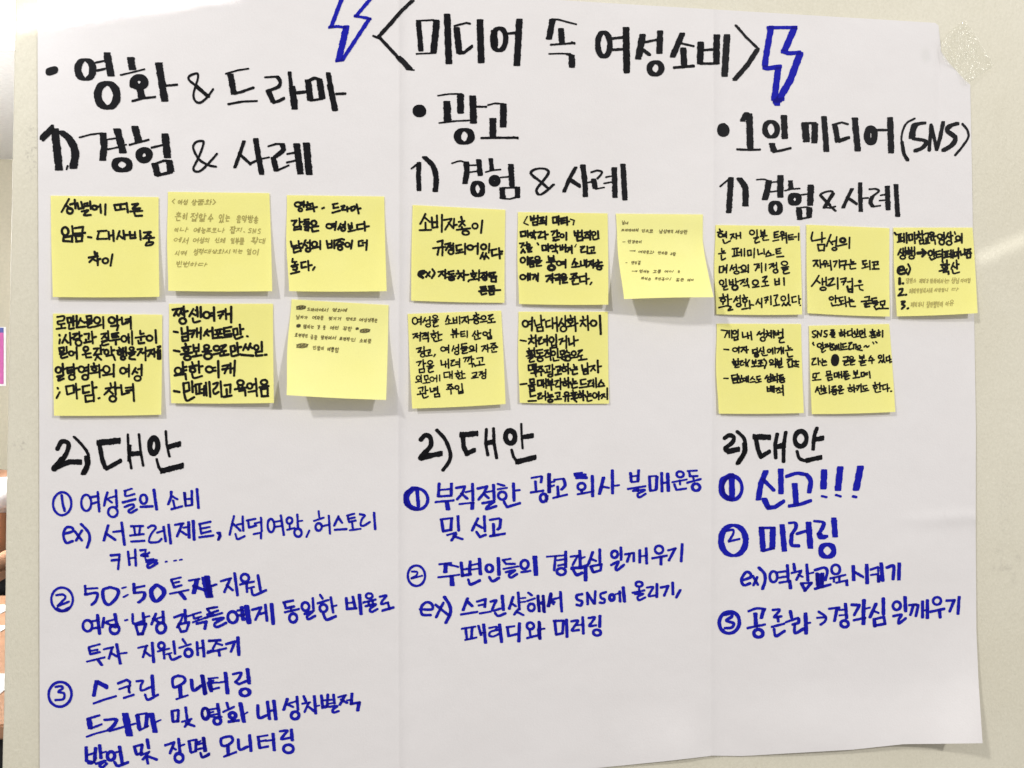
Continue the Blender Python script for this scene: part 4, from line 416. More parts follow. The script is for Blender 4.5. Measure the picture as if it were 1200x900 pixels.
7: """152,125 125,175 160,190/10,10; 178,125 182,155 205,150; 205,118 205,150; 180,140 205,137; 210,140 228,138; 235,118 235,160; 195,170 198,192 232,190; 195,170 232,165 232,190; 250,135 280,130 255,160; 268,145 285,158; 250,180 290,175; 270,162 270,178; 302,125 300,188; 352,132 355,175 385,170; 352,132 385,128 385,172; 398,122 398,188; 415,140 445,135; 415,142 418,180 450,172; 415,160 445,155; 462,130 465,190; 465,165 482,162; 490,145 520,155 512,188/11,11;
 100,245 105,280 140,275; 100,245 138,240 140,275; 155,235 158,285; 158,262 175,260; o185,262,14,12; 205,235 205,275; 205,250 220,248; 185,290 215,285 215,300; 235,248 262,242 255,265 240,285; 262,250 290,245; 240,292 290,282; 290,240 295,300; 295,268 314,264; 340,242 370,238 350,270; 385,232 388,280; 388,255 402,252; 355,290 400,282; 360,300 375,315; 355,312 400,305; o425,275,14,14; 458,250 458,305;
 520,240 525,275 550,270; 548,235 550,270; 522,255 550,252; 560,250 575,248; 580,232 580,278; 540,285 545,315 585,308; 540,285 585,280 585,310; 600,250 630,245 605,275; 618,258 632,270; 595,292 640,288; 645,235 645,305; o672,258,15,15; 705,238 708,290; ~665,285 672,305 712,295; 95,335 125,332 105,365; 130,350 142,348; 150,325 150,370; 120,380 105,408; 118,385 135,405; o160,350,14,10; 150,372 188,366; 155,380 182,376 160,390 160,400 185,398; 232,332 240,345/14,14;
 268,352 272,390 300,385; 268,352 298,350 300,388; 315,340 318,395; 318,368 332,366; o345,362,14,12; 375,342 375,390; 375,360 392,358; 350,398 385,394 388,410; 408,350 412,385 430,382; 428,348 430,382; 410,366 428,364; 438,366 450,364; 452,345 452,400; 462,368 485,365 468,400; 480,385 492,382; 500,352 502,412; 535,342 525,362/9,9; 570,362 600,358 572,385 575,405 605,400; 622,358 622,412; 640,368 675,362 672,390; 655,388 655,405; 635,412 682,408;
 o118,465,18,20; 155,440 155,500; 165,450 195,445 170,462 168,475 200,470; 160,488 210,482; 172,498 175,520 205,515 202,498 172,500; o232,450,18,14; 210,475 265,470; 215,485 255,482 225,498 225,512 262,508; 318,435 322,465 362,460; 358,432 360,462; 320,450 360,447; 305,482 375,475; 340,485 342,500; o342,525,24,18/22,22; o400,490,18,16; 418,480 440,478; 418,498 440,495; 452,462 452,525; 525,455 505,500; 520,478 545,492; 530,490 532,510; 502,520 560,515; 570,475 572,510 600,505; 598,465 600,505; 615,465 615,518;
 625,478 655,472 630,512; 645,490 660,505; 668,465 668,525; 672,495 685,493; 705,465 708,475; 690,485 735,482; 715,488 700,505; 680,512 742,508; o715,528,18,12; o118,598,20,18; 138,592 155,588; 158,570 158,622; 175,568 175,618; 190,580 215,578 198,612; 222,585 225,620; 238,568 235,630; 300,590 340,582 305,632; 325,600 340,620; 350,572 350,640; 352,608 362,605; 370,582 405,575 402,600; 368,608 415,602; 375,622 408,618 408,650; o438,585,16,12; 420,608 462,602; 425,620 458,615 430,632 430,645 465,640;
 495,575 540,568 505,598; 520,582 545,595; 488,612 555,602; 518,612 518,625; 505,630 510,655 552,650; 562,595 598,590; 562,597 565,635 602,630; 612,570 615,650; 615,615 635,610; 655,640 645,655""",
9: """o142,140,20,26; 160,130 185,125; 162,150 185,146; 190,108 188,168; 222,115 205,150; 215,132 232,145; 238,135 250,132; 258,108 260,158; o245,175,18,12; o300,108,18,12; 275,135 325,130; ~285,150 315,145 290,162 290,185 322,178; 400,100 382,145; 398,122 418,135; 405,135 408,158; 382,165 435,158; 440,118 445,158 470,155; 468,110 470,155; 442,135 468,133; 490,105 492,162; 505,115 545,108 510,152; 530,130 545,148; 555,102 560,158; 562,132 582,130;
 618,75 622,85; 600,98 640,92; 622,98 600,118; 620,105 640,115; 590,130 655,122; o622,150,18,12; o678,115,18,15; 655,150 705,142; ~715,98 750,90 725,110 720,128 755,120; 738,130 740,145; 712,155 768,148;
 125,245 160,238 130,275; 145,258 165,270; 165,255 178,252; 185,232 182,295; 198,238 228,232 200,265; 220,245 235,242; 222,258 238,255; 245,228 245,272; 205,280 248,275 245,302; 285,215 290,225; 265,242 310,235; o288,260,16,12; 322,225 325,280; 325,252 352,245; ~285,275 300,300 350,288; 435,205 438,232 468,228; 465,202 468,230; 436,218 466,216; 425,248 485,240; 440,248 440,270; 465,245 465,268; 500,225 530,220; 500,228 502,262 535,258; 502,245 528,240; 550,218 550,268; 612,220 592,258; 605,235 622,250; 632,215 635,265; 635,240 655,235; ~608,262 612,285 652,275; o690,240,16,14; 705,235 722,232; 730,208 730,255; 710,262 712,282 740,278 740,258; 712,270 740,268;
 155,358 190,348 180,378; 165,385 210,378; 172,370 172,382; 212,342 215,400; 215,375 230,372; o202,408,16,14; 235,370 262,365 258,390; 245,385 248,405; 228,415 275,408; 300,402 290,418/12,12; o362,360,18,16; 378,350 395,348; 380,368 396,364; 405,330 405,388; 445,335 432,375; 440,352 458,365; 462,350 475,348; 482,325 482,378; o468,390,16,12; 505,322 545,315; 507,325 508,345 545,340; 500,358 555,350; ~512,372 545,365 515,382 515,395 552,388; o585,350,16,14; 565,380 608,370; 622,325 622,382;
 662,340 695,332 668,375; 685,348 698,362; 708,325 712,382; 712,352 725,350; 735,318 770,312 740,340; 755,325 775,335; 728,352 788,345; 758,348 758,362; 742,368 745,385 780,380; 155,462 190,455 170,490; 205,445 210,510; 210,475 225,472; 175,518 178,545 215,540; 175,520 215,512 215,540; o260,465,18,14; 235,495 288,490; ~245,508 278,502 250,520 252,542 285,535;
 345,450 350,485 375,480; 380,455 382,500; 402,440 405,508; 382,478 402,475; ~425,450 452,445 430,465 425,490 455,485; 462,462 478,460; 462,480 478,478; 490,435 490,502; 522,430 545,425 530,460; 548,428 572,422 555,455; 582,415 585,465; 585,440 600,438; 565,475 590,472 590,500; 600,472 612,495; 625,432 672,425 668,455; 645,455 648,478; 620,488 685,480;
 o168,585,16,15/10,10; 165,602 165,612/10,10; 148,620 182,612/10,10; 190,562 192,620/10,10; 215,570 220,600 245,595/10,10; 215,570 242,565 245,595/10,10; 230,602 230,615/10,10; 205,628 258,620/10,10; o275,595,16,16/10,10; 290,590 305,588/10,10; 312,565 312,615/10,10; 335,562 335,608/10,10; 368,545 400,540/11,11; 368,548 372,582 402,578/11,11; 412,540 415,585/11,11; 432,532 432,590/11,11; 415,562 432,560/11,11; 475,530 478,538/11,11; 455,552 498,545/11,11; o478,568,14,10/11,11; 508,530 510,580/11,11; 510,555 530,552/11,11; 475,582 485,595 535,585/11,11;
 590,548 625,540 620,565 595,575/11,11; 612,565 612,580/11,11; 585,588 635,580/11,11; 642,540 668,535 645,565/11,11; 660,548 672,560/11,11; 675,548 688,546/11,11; 695,518 695,562/11,11; o680,580,15,11/11,11; 170,665 205,658 200,688/12,12; 182,690 185,705/12,12; 162,715 220,705/12,12; 222,652 225,710/12,12; 225,685 242,682/12,12; ~200,718 212,742 245,730/12,12; 260,665 265,695 290,688/12,12; 288,668 305,665/12,12; 290,682 306,680/12,12; 318,652 320,700/12,12; 295,712 298,735 335,730/12,12; 295,712 332,708 335,732/12,12;
 395,640 430,635 400,662/12,12; 420,648 438,658/12,12; 390,675 445,668/12,12; 422,675 425,710/12,12; o470,660,14,14/12,12; 508,632 512,675/12,12; 482,682 485,708 518,702/12,12; 515,680 518,702/12,12; 484,695 516,690/12,12""",
10: """o155,145,24,28; 178,130 205,122; 180,152 208,148; 215,90 212,205; 235,115 245,165 280,150; 290,72 298,165; 298,118 322,110; 258,178 260,212 310,208; 258,180 308,172 310,208; 335,125 370,115; 335,128 340,175 375,165; 392,95 395,185; 430,88 435,212; 395,142 430,138; 475,100 448,165; 465,130 490,150; 505,75 508,165; 508,120 525,115; o490,190,26,24; 550,72 555,85; 528,105 575,98; o552,125,20,14; 525,170 580,160; 552,145 554,165; 590,82 598,210; 598,145 615,140; 660,82 665,95; 638,118 685,110; 665,115 640,165; 658,135 685,165; 702,75 708,200; 708,145 725,142; o755,140,26,24; 810,75 818,235/20,20;
 112,290 160,298; 205,245 210,258; 185,278 230,270; 215,275 185,320; 205,295 230,315; 245,245 250,345; 250,295 265,292; ~272,272 300,262 278,295 275,325 308,315; 315,285 330,282; 315,305 330,302; 345,248 348,335; o385,285,20,22; 425,240 428,310; 385,320 390,358 430,352; 425,318 430,355; 388,338 428,332; 452,285 485,272 460,325; 480,300 505,295; 515,252 515,360; 535,275 542,330 575,315; 580,255 585,340; 585,295 618,288;
 185,362 190,372; 170,388 220,380; o195,402,18,10; 165,430 225,420; 195,412 196,425; 232,358 238,432; ~180,448 222,440 195,460 195,482 232,475; 255,380 305,372; 255,382 260,405 305,400; 280,408 282,422; 248,438 315,428; o285,460,24,16; 325,382 355,375 325,425; 345,395 362,412; 375,360 380,425; 360,402 375,400; 335,440 375,432 378,465; o400,405,18,18; 438,365 440,440; 400,445 405,472 448,465; 462,385 465,415 495,412; 462,385 495,380 495,412; 478,415 478,430; 455,442 500,435; 475,452 505,470; 520,378 505,405; 520,392 540,400; 505,425 555,418; o530,452,22,20; o580,405,20,18; 560,445 612,438; ~620,385 655,375 625,405 620,430 655,422; 645,430 645,450; 625,465 695,455;
 182,510 185,555 220,548; 182,512 218,505 220,548; 232,500 235,570; 248,498 250,580; 205,580 240,578 250,608; 262,525 305,518 265,555; 288,535 310,550; 258,568 320,562; 292,568 295,600; 330,520 370,512 365,545; 345,545 345,562; 330,575 375,568; 392,505 395,590; 395,545 410,542; o375,600,20,12; 425,525 462,518 458,560; 440,550 442,580; 418,595 470,585; 490,500 492,512; 475,530 515,522; o495,552,18,14; 530,495 532,585; 532,540 548,538; 580,505 585,530 605,525; 555,552 610,545; ~570,565 575,590 612,582;
 652,510 658,550 690,540; 700,490 705,560; 705,525 722,522; 665,562 668,590 705,585; 665,565 702,558 705,585; 725,520 765,512 730,560; 750,535 770,555; 790,468 795,572/18,18; 798,522 822,518; 112,678 165,672; 195,635 198,665 232,660; 195,635 230,630 232,660; 212,662 212,675; 182,688 240,680; 192,698 195,725 232,722 230,698 192,700; 262,645 265,690 300,685; 262,645 298,640 300,685; 312,638 315,700; 335,630 338,710; 315,670 335,668; 355,635 358,668 392,662; 390,632 392,662; 356,650 390,647; 342,688 405,680; 382,688 385,728; 415,650 445,642 420,685; 462,625 465,690; 465,660 480,658; 425,700 462,695 465,722;
 500,628 502,640; 485,658 520,650; o502,678,16,12; 532,620 535,705; 535,662 552,660; 572,630 575,655 600,650; 555,675 610,668; ~565,685 570,710 610,702; 640,640 685,632; 640,642 645,680 688,672; 632,708 700,698; ~705,650 735,642 712,672 708,695 740,690; 752,635 755,700; 775,622 778,705; 745,668 755,666; 822,640 800,680; 820,655 842,672; 795,698 850,690;
 195,740 235,732; 195,742 200,785 245,775; 180,825 250,822; ~265,762 295,755 272,785 268,805 300,798; 305,782 320,780; 330,738 332,815; 352,752 358,775 390,768; 345,792 400,785; 372,795 374,805; o375,822,20,12; 420,755 458,748 455,782; 435,780 438,800; 412,812 470,805; o518,760,18,14; 488,785 550,778; 508,785 505,825; 532,782 532,825; 572,728 575,738; 558,755 605,748; o582,772,16,10; 582,785 582,795; 560,805 612,798; 585,812 605,830; 632,738 635,748; 615,765 650,758; o635,782,14,12; 662,735 665,818; 665,775 680,772; 700,740 705,765 730,760; 685,785 740,778; ~698,798 702,825 738,818; o765,775,18,22; 782,768 795,766; 800,745 800,810; 800,780 815,778; 825,768 850,762 825,800; 845,775 855,790; 875,712 878,808""",
11: """100,102 105,112; 82,130 125,120; o108,155,20,16; 130,150 150,146; 135,165 150,162; 158,125 160,175; ~130,195 145,225 192,205; 195,150 225,142 200,185; 215,160 230,175; 245,140 248,185; 282,130 285,180; 248,160 282,158; o385,130,20,20; 428,108 430,165; ~400,180 440,172 415,195 415,222 450,212; 462,112 468,148 498,142; 495,110 498,145; 465,130 496,126; 460,165 515,158; 488,162 488,175; 478,182 485,200 530,195; 580,130 615,122; 580,132 582,175 618,170; 582,152 610,148; 570,205 620,195; o652,135,14,12; 630,162 675,155; 650,165 650,195; 665,180 680,176; 685,135 690,222; 705,155 745,148; 706,158 710,195 748,188; 708,175 740,170; 755,170 775,168; 795,138 795,198;
 118,272 120,300 140,292; 92,318 150,310; ~115,332 120,370 150,358; 212,275 265,268; 228,280 230,330; 252,275 252,328; 215,340 270,330; 270,305 285,302; 290,278 292,335; 318,272 318,338; 345,290 350,335 378,328; 345,290 375,285 378,328; 405,270 402,352; 435,280 440,325 475,312; 490,275 492,318; 530,292 508,325; 530,305 550,318; 508,342 578,325; 595,278 635,270; 596,280 600,318 640,310; 598,298 630,292; 605,345 662,340;
 100,430 98,480; 100,432 135,425 130,478 100,485; 135,445 155,440; 135,462 155,458; 165,415 160,485; 210,418 192,465; 205,440 222,455; 225,438 240,435; 245,410 250,462; o250,482,22,12; 268,440 290,432; o312,440,20,22; 290,480 345,470; 352,415 352,480; 405,412 448,405 415,465; 430,425 450,422; 430,442 450,438; 468,400 470,480; 505,408 505,465; 470,435 470,436; 535,412 575,402 540,445; 560,422 578,435; 580,420 592,418; 600,395 602,450; o592,470,20,16; o670,402,26,18; 645,440 705,432; ~655,455 700,450 665,468 668,492 712,485;
 o118,570,18,20; 155,540 158,600; ~125,605 165,600 140,615 140,635 172,628; 185,548 190,590 220,585; 215,545 218,585; 188,568 215,565; 240,535 245,590; 245,565 262,562; o235,615,24,20/18,18; 275,555 320,542 285,585; 305,562 325,575; 335,560 345,535 345,590; 310,600 355,592 358,612; o415,570,24,22; 392,612 445,605; ~480,525 515,515 495,545 480,562 520,560; 500,570 502,585; 470,605 530,595; 585,540 590,590 625,585; 622,535 625,585; 588,562 622,560; 665,530 668,592;
 130,672 132,685; 100,705 155,695; o130,725,20,14; 130,745 130,760; 95,790 160,775; 170,675 175,765; 175,720 205,715; ~165,775 200,785 175,815 215,808; 250,695 225,740; 242,718 258,730; 258,710 270,706; 280,685 282,750; o268,768,20,14; 312,680 318,692; 300,708 345,702; o322,730,18,14; 325,750 325,780; 298,805 355,795; 362,730 368,800; 370,765 398,768; 440,715 420,760; 435,735 455,755; 470,710 470,788; 495,705 525,695 505,750; 500,725 525,722; 550,690 552,762; 578,685 612,678 590,725 600,770; 575,775 625,765; o660,710,20,20; 705,675 710,742; 665,750 650,775; 665,760 685,772; 700,745 690,770; 702,755 720,770; 735,700 770,692; 737,702 740,745 775,738; 795,685 800,755; 800,720 820,715; 808,772 812,770""",
12: """130,128 118,180 125,205 205,190/15,15; 212,130 212,215/15,15; 212,185 240,180/15,15; 175,235 185,290 230,285/15,15; 175,238 235,235 230,290/15,15; 290,150 270,200 252,250/15,15; 275,200 305,235/15,15; 305,210 325,205/15,15; 342,170 335,250/15,15; o322,275,20,12/15,15; o395,198,22,18/20,20; 350,250 430,232/15,15; 455,175 452,268/15,15;
 135,378 175,375 140,425; 160,395 178,425; 195,372 200,440; 200,410 215,408; o240,390,14,12; 218,412 265,405; 240,412 240,430; 262,425 275,422; 285,378 295,460; 315,385 345,380 322,430; 365,372 368,440; 375,385 425,378 420,410; 378,420 440,412; 410,415 412,455; 465,370 468,392 490,388; 445,412 508,405; ~460,425 465,450 508,445; 570,382 600,378; 572,385 575,410 608,405; 590,415 592,428; 565,445 618,430; 632,380 635,455; 655,392 705,385 700,412; 665,418 705,412; 670,400 670,440; 655,452 712,450;
 185,510 155,560 122,602/15,15; 165,550 195,575/15,15; 215,535 218,590/15,15; 248,525 250,595/15,15; 218,565 248,560/15,15; o222,625,24,14/15,15; ~270,545 315,532 290,570 265,600 325,585/15,15; 350,530 352,625/15,15; 378,540 425,530 400,590/15,15; 385,565 420,558/15,15; 440,565 462,562/15,15; 478,535 480,600/15,15; 435,605 445,650 480,655 478,605/18,18; 440,630 475,628/18,18; o545,560,10,8/14,14; 500,600 570,590/13,13; 540,605 545,630 572,638/13,13;
 o295,710,18,14; 330,685 332,745; 332,710 348,708; 295,750 305,775 345,768; 362,705 395,698; 364,708 368,735 398,728; 380,738 382,752; 355,770 408,755; 415,695 425,780; 450,705 455,725 475,722; 438,742 490,735; 455,755 462,780 505,780; 590,700 630,692 625,718; 560,738 640,728; 600,740 602,755; ~585,758 635,752 595,768 595,785 630,780; 650,712 690,705; 652,715 655,735 695,730; 645,752 705,745; 665,755 700,760 670,780 690,808 715,795; 725,738 765,730 762,765 730,768 725,740; 745,770 745,790; 700,800 800,798/14,14""",
13: """100,132 115,150/16,16; 125,148 160,142; 135,150 138,205; 152,145 155,200; 128,215 170,205; 165,175 180,172; 182,140 185,215; 205,135 208,222; 225,150 230,200 258,195; 225,150 255,145 258,195; 275,130 280,225; 312,120 315,132; 292,152 330,145; 315,150 295,185; 310,165 328,180; 342,115 348,190; 348,150 360,148; 320,200 325,232 355,225; 320,200 355,195 355,225; 372,140 400,135 395,175; 378,180 378,215; 395,175 395,215; 362,230 408,222; o428,140,18,12; 405,170 465,162; 422,170 420,190; 445,168 445,185; 425,200 455,196 458,232; o498,165,20,20; 515,155 528,152; 518,172 530,170; 535,130 538,195; o515,215,22,22; 572,135 550,185; 565,160 582,175; 592,125 598,195; 598,160 612,158; o580,222,24,18; 628,125 635,145/12,12; o658,180,20,18; 632,212 680,200; 692,140 692,222;
 155,275 132,325; 148,300 168,315; 175,270 178,325; 195,262 198,328; 178,300 195,298; o172,348,22,16; 222,262 225,275; 208,292 245,285; o225,310,14,10; 250,262 252,325; 275,258 278,328; 252,295 275,292; o250,348,22,14; 305,312 370,305/26,26; 345,280 375,308 345,340/22,22; o415,312,18,22; 445,280 448,340; 448,312 462,310; 410,350 425,372 460,355; 465,300 500,292; 465,302 470,350 505,342; 468,325 498,320; 505,322 518,320; 520,280 522,365; 535,300 575,292; 545,300 545,340; 565,298 562,338; 535,352 580,342; 582,320 590,318; 595,285 598,350; 615,285 615,355; 625,305 628,340 650,335; 625,305 650,300 650,335; 662,268 662,358; 680,295 685,330 710,318; 715,275 718,325; 720,285 770,275 735,305; 750,290 768,302; 715,318 775,312; 735,325 738,355 768,350 768,325;
 520,380 525,392; 508,415 558,405; o535,432,16,12; 495,470 560,455; 535,450 536,462; 560,375 565,450; 565,415 580,412; 530,480 575,472 575,495; 620,395 598,450; 612,420 635,440; 645,375 650,450; 650,412 665,410; ~608,460 620,490 668,480; ~135,465 180,455 170,430 140,440 130,475 150,495 185,490/22,22; 188,455 208,490; 210,450 185,492; ~220,410 238,450 220,500; 145,535 145,580/24,20; 172,578 176,578/20,18; ~145,630 170,625 165,650 135,685/18,18; 135,685 180,678/18,18; 198,678 203,676/18,16; ~162,738 190,738 165,760 190,775 165,800/18,16; 215,798 220,796/18,16""",
14: """115,125 170,132 145,190; 165,152 182,150; 185,130 185,190; 205,128 208,195; o232,145,16,16; 262,122 262,180; 225,188 230,215 262,208 258,185 225,190; 300,145 305,190 345,178; 345,150 350,198; 375,140 382,210; 348,175 375,172; 450,140 430,168; 442,155 462,165; 465,155 482,150; 490,118 492,175; o480,205,20,18; 515,130 520,140; 505,158 540,150; 530,155 508,188; 525,168 545,180; 552,130 555,192; 572,130 578,195; 585,135 590,170 620,165; 615,130 618,165; 588,152 615,150; 628,148 645,146; 655,118 655,180; ~620,195 660,190 630,210 630,235 668,232;
 138,295 180,298; o235,298,20,16; 252,285 268,282; 270,270 268,325; 285,280 322,275 290,315; 308,290 328,308; 335,270 338,325; 338,300 352,298; 390,300 392,330 420,322; 392,300 415,295; 430,282 432,335; o425,348,14,12/20,20; 462,285 445,320; 458,305 475,315; 485,275 490,330; ~470,330 485,350 520,345; o535,308,14,14; 548,300 560,298; 565,285 568,335; 585,280 588,330; 600,290 632,285 610,325; 640,275 645,335; 660,280 662,330; 645,305 660,303; 700,265 705,285 725,282; 680,305 738,298; ~695,325 705,360 740,355;
 222,382 225,392; 212,405 245,398; o230,415,12,9; 262,378 265,430; ~225,432 265,428 240,440 238,455 270,450; ~280,400 305,395 285,415 285,435 310,430; 312,412 322,410; 330,380 332,442; ~362,388 345,415 350,445; 388,392 390,420 420,415; 418,388 420,415; 390,405 418,402; 405,420 405,435; 382,448 435,440; 440,395 475,390 445,420; 462,402 478,415; 440,445 485,438; 462,420 462,440; ~490,382 512,410 495,460; o555,400,16,14; 590,375 592,425; 545,430 590,425 592,450; 605,382 608,392; 600,405 630,398; o615,415,12,8; 642,372 645,425; ~608,432 645,428 622,440 622,455 655,448; 695,385 725,380 698,410; 735,378 740,425; 740,400 752,398; 705,425 708,452 740,448 738,425; 770,395 772,415; 755,405 795,400; 750,440 795,450; 765,425 790,430;
 138,550 175,550; 205,525 240,520; 207,527 210,555 245,548; 255,512 258,560; 215,565 220,592 258,588; 215,568 255,562 258,588; 268,530 272,555 295,550; 292,525 295,552; 282,558 282,575; 265,588 302,580; o318,560,12,12; 335,535 338,580; 352,530 352,582; 392,535 372,562; 390,550 408,560; 368,585 412,578; 425,535 455,530; 427,537 430,562 460,556; 445,562 445,575; 420,588 465,578;
 518,525 500,552; 512,540 525,550; 530,540 540,538; 548,512 550,558; o535,572,14,12; 565,518 570,528; 558,540 590,535; o575,552,12,8; 560,575 592,568; 605,510 608,585; ~622,525 655,518 632,532 630,545 660,540; 620,560 672,552; o650,575,20,12; 518,625 522,665 550,660; 548,618 550,660; 520,642 548,640; 562,620 562,668; 578,618 578,672; 562,645 578,643; 595,640 625,632 600,662; 615,645 630,658; 655,612 658,665; 640,640 655,638; 610,678 658,668 660,698""",
15: """~120,130 92,140 100,160 120,170 110,190 92,185/13,13; 135,190 135,135 165,180 172,130/13,13; ~220,130 198,135 200,155 220,165 210,185 192,182/13,13; ~255,125 280,125 258,145 255,150 285,145; 245,165 290,160; ~258,172 285,170 260,185 288,190; 342,122 345,132; 325,150 362,142; o345,168,14,10; 372,122 375,185; 375,155 390,152; 398,138 425,132; 400,140 402,175 430,168; 438,115 442,182; 442,155 455,152; 462,135 465,162 488,158; 485,118 488,160; 478,165 478,178; 455,190 500,180; 505,135 508,165 530,160; 505,135 528,130 530,160; 532,148 545,145; 550,115 552,170; ~515,178 522,192 562,185; 618,120 620,130; 598,142 642,136; o620,155,14,8; 592,178 650,170; ~608,180 612,192 648,188; 672,125 675,135; 655,150 688,143; o672,168,12,10; 708,130 708,185;
 98,235 95,245 105,258/14,14; o152,260,18,16; 180,235 185,275; ~165,290 195,282 175,300 178,322 205,305; ~200,255 225,248 205,275 235,270; 232,262 240,260; 245,240 248,280; 255,250 280,248 262,270; o262,290,16,12; 290,262 292,300; 305,258 308,295; 320,250 325,300; 340,240 342,300; 355,250 385,242; 357,252 360,278 392,270; 352,298 402,292; ~412,240 438,235 415,262 415,295 442,288; 455,252 452,290; 450,255 475,250 472,290; 500,262 510,260; o500,275,14,12; 485,298 528,305; ~545,275 560,262 572,275 588,265; 622,232 630,245/12,12; 648,228 658,238/12,12;
 ~90,380 120,372 98,398 88,430 125,425; 140,372 145,430; 145,400 160,398; 178,380 182,398 205,395; 165,412 215,405; ~175,418 182,438 215,432; o290,390,20,36/32,32; 272,370 310,410/20,20; 365,365 405,358 400,385; 358,398 412,392; ~370,405 405,400 372,420 375,435 408,430; o435,370,16,12; 412,395 465,390; ~422,405 458,400 428,418 430,432 462,428; 505,350 508,375 545,370; 542,345 545,372; 507,362 543,360; 500,400 562,392; 528,378 530,395; ~512,412 552,408 520,422 520,438 560,432; 605,352 590,378; 602,365 620,375; 585,395 635,388; 612,392 615,418; o685,360,14,14; 715,342 718,385; 690,392 675,412; 695,395 705,410; 712,390 705,410; 715,398 728,410; 740,365 758,360; 740,367 742,398 762,392; 768,350 772,412; 772,385 780,383; 782,405 786,404;
 98,510 95,545 125,540; 98,510 122,505; 125,505 125,540; 130,508 150,502; 112,548 114,558; 92,568 165,560; 215,490 218,515 250,510; 215,490 248,485 250,510; 210,528 262,520; 232,518 232,526; 225,545 230,570 265,560; 225,545 262,540 265,562; 282,505 285,540 308,535; 282,505 308,500 308,535; 322,495 325,545; 345,490 348,545; 325,520 345,518; ~365,490 400,488 370,505 368,515 405,510; 358,530 420,525; ~372,535 402,532 378,545 385,560 412,550; 455,485 458,515 485,510; 485,480 485,512; 457,498 483,496; 470,515 472,535; 450,548 505,540; 520,500 522,535 545,530; 520,500 545,495 545,530; 548,508 575,502; 548,522 575,518; 592,490 598,545;
 135,625 118,670; 130,648 145,660; 148,640 162,636; 168,612 168,665; ~150,672 160,690 195,680; 190,615 195,625; 178,642 210,635; o195,655,12,8; 180,685 215,675; 238,615 240,680; ~262,625 295,618 268,640 262,652 300,645; 255,668 310,658; o285,682,16,12; o335,625,14,10; 312,655 365,648; ~325,662 350,658 328,670 330,685 360,680; 420,605 422,615; 402,635 445,628; o425,655,16,12; 455,608 460,670; 460,640 475,638; 480,618 505,612 485,655; 518,600 520,670; 535,618 568,612; 536,620 540,645 572,638; 555,642 556,655; 530,665 585,655; 640,585 642,595; 622,612 668,605; o645,630,15,10; 682,590 685,645; 685,618 700,615; ~640,648 650,672 690,665; 708,612 732,606; 710,614 712,650 738,642; 748,600 752,665; 752,638 768,635; 780,664 786,662"""
}
# ------------------------------------------------------------------ hand lettering
JAMO = {
 'ㄱ':["0.08,.15 .85,.10 .78,.5 .55,.95"],'ㄴ':[".15,.05 .18,.82 .95,.72"],'ㄷ':[".9,.12 .12,.16","0.14,.16 .16,.86 .95,.76"],
 'ㄹ':["~.12,.12 .85,.10 .78,.42 .2,.52 .18,.86 .95,.80"],'ㅁ':[".12,.12 .18,.9",".12,.12 .88,.1 .84,.88",".18,.9 .84,.88"],
 'ㅂ':[".14,.05 .18,.9",".85,.05 .84,.9",".16,.5 .84,.46",".18,.9 .84,.88"],'ㅅ':["~.55,.05 .42,.5 .05,.95",".42,.45 .95,.88"],
 'ㅇ':["o.5,.5,.4,.4"],'ㅈ':[".08,.14 .9,.08","~.62,.1 .45,.5 .05,.95",".45,.48 .95,.9"],
 'ㅊ':[".5,-.02 .55,.16",".08,.28 .9,.22","~.6,.25 .42,.6 .05,.97",".45,.58 .95,.93"],
 'ㅋ':[".08,.14 .85,.1 .75,.55 .55,.95",".1,.52 .75,.46"],'ㅌ':[".9,.08 .14,.12",".14,.12 .16,.88 .95,.82",".16,.5 .85,.44"],
 'ㅍ':[".08,.14 .92,.1",".32,.14 .36,.85",".68,.12 .64,.85",".05,.9 .96,.85"],'ㅎ':[".45,.0 .52,.18",".1,.32 .9,.26","o.5,.68,.3,.27"],
 'ㅏ':[".4,.0 .48,1",".45,.48 .95,.44"],'ㅑ':[".4,.0 .48,1",".45,.35 .95,.32",".45,.62 .95,.58"],
 'ㅓ':[".75,.0 .72,1",".1,.46 .72,.42"],'ㅕ':[".75,.0 .72,1",".1,.34 .72,.3",".1,.6 .72,.56"],'ㅣ':[".5,.0 .5,1"],
 'ㅐ':[".25,.04 .3,.95",".78,.0 .78,1",".3,.48 .78,.46"],'ㅔ':[".5,.04 .5,.95",".85,.0 .84,1",".05,.46 .5,.42"],
 'ㅖ':[".5,.04 .5,.95",".85,.0 .84,1",".05,.34 .5,.32",".05,.58 .5,.56"],
 'ㅗ':[".5,.1 .52,.8",".02,.84 .98,.76"],'ㅛ':[".34,.1 .36,.8",".66,.1 .66,.78",".02,.86 .98,.78"],
 'ㅜ':[".02,.26 .98,.18",".52,.24 .55,1"],'ㅠ':[".02,.24 .98,.16",".34,.22 .3,1",".68,.2 .7,1"],'ㅡ':[".02,.54 .98,.46"],
}
_CH = 'ㄱㄲㄴㄷㄸㄹㅁㅂㅃㅅㅆㅇㅈㅉㅊㅋㅌㅍㅎ'
_VO = ['ㅏ','ㅐ','ㅑ','ㅐ','ㅓ','ㅔ','ㅕ','ㅖ','ㅗ','ㅗㅏ','ㅗㅐ','ㅗㅣ','ㅛ','ㅜ','ㅜㅓ','ㅜㅔ','ㅜㅣ','ㅠ','ㅡ','ㅡㅣ','ㅣ']
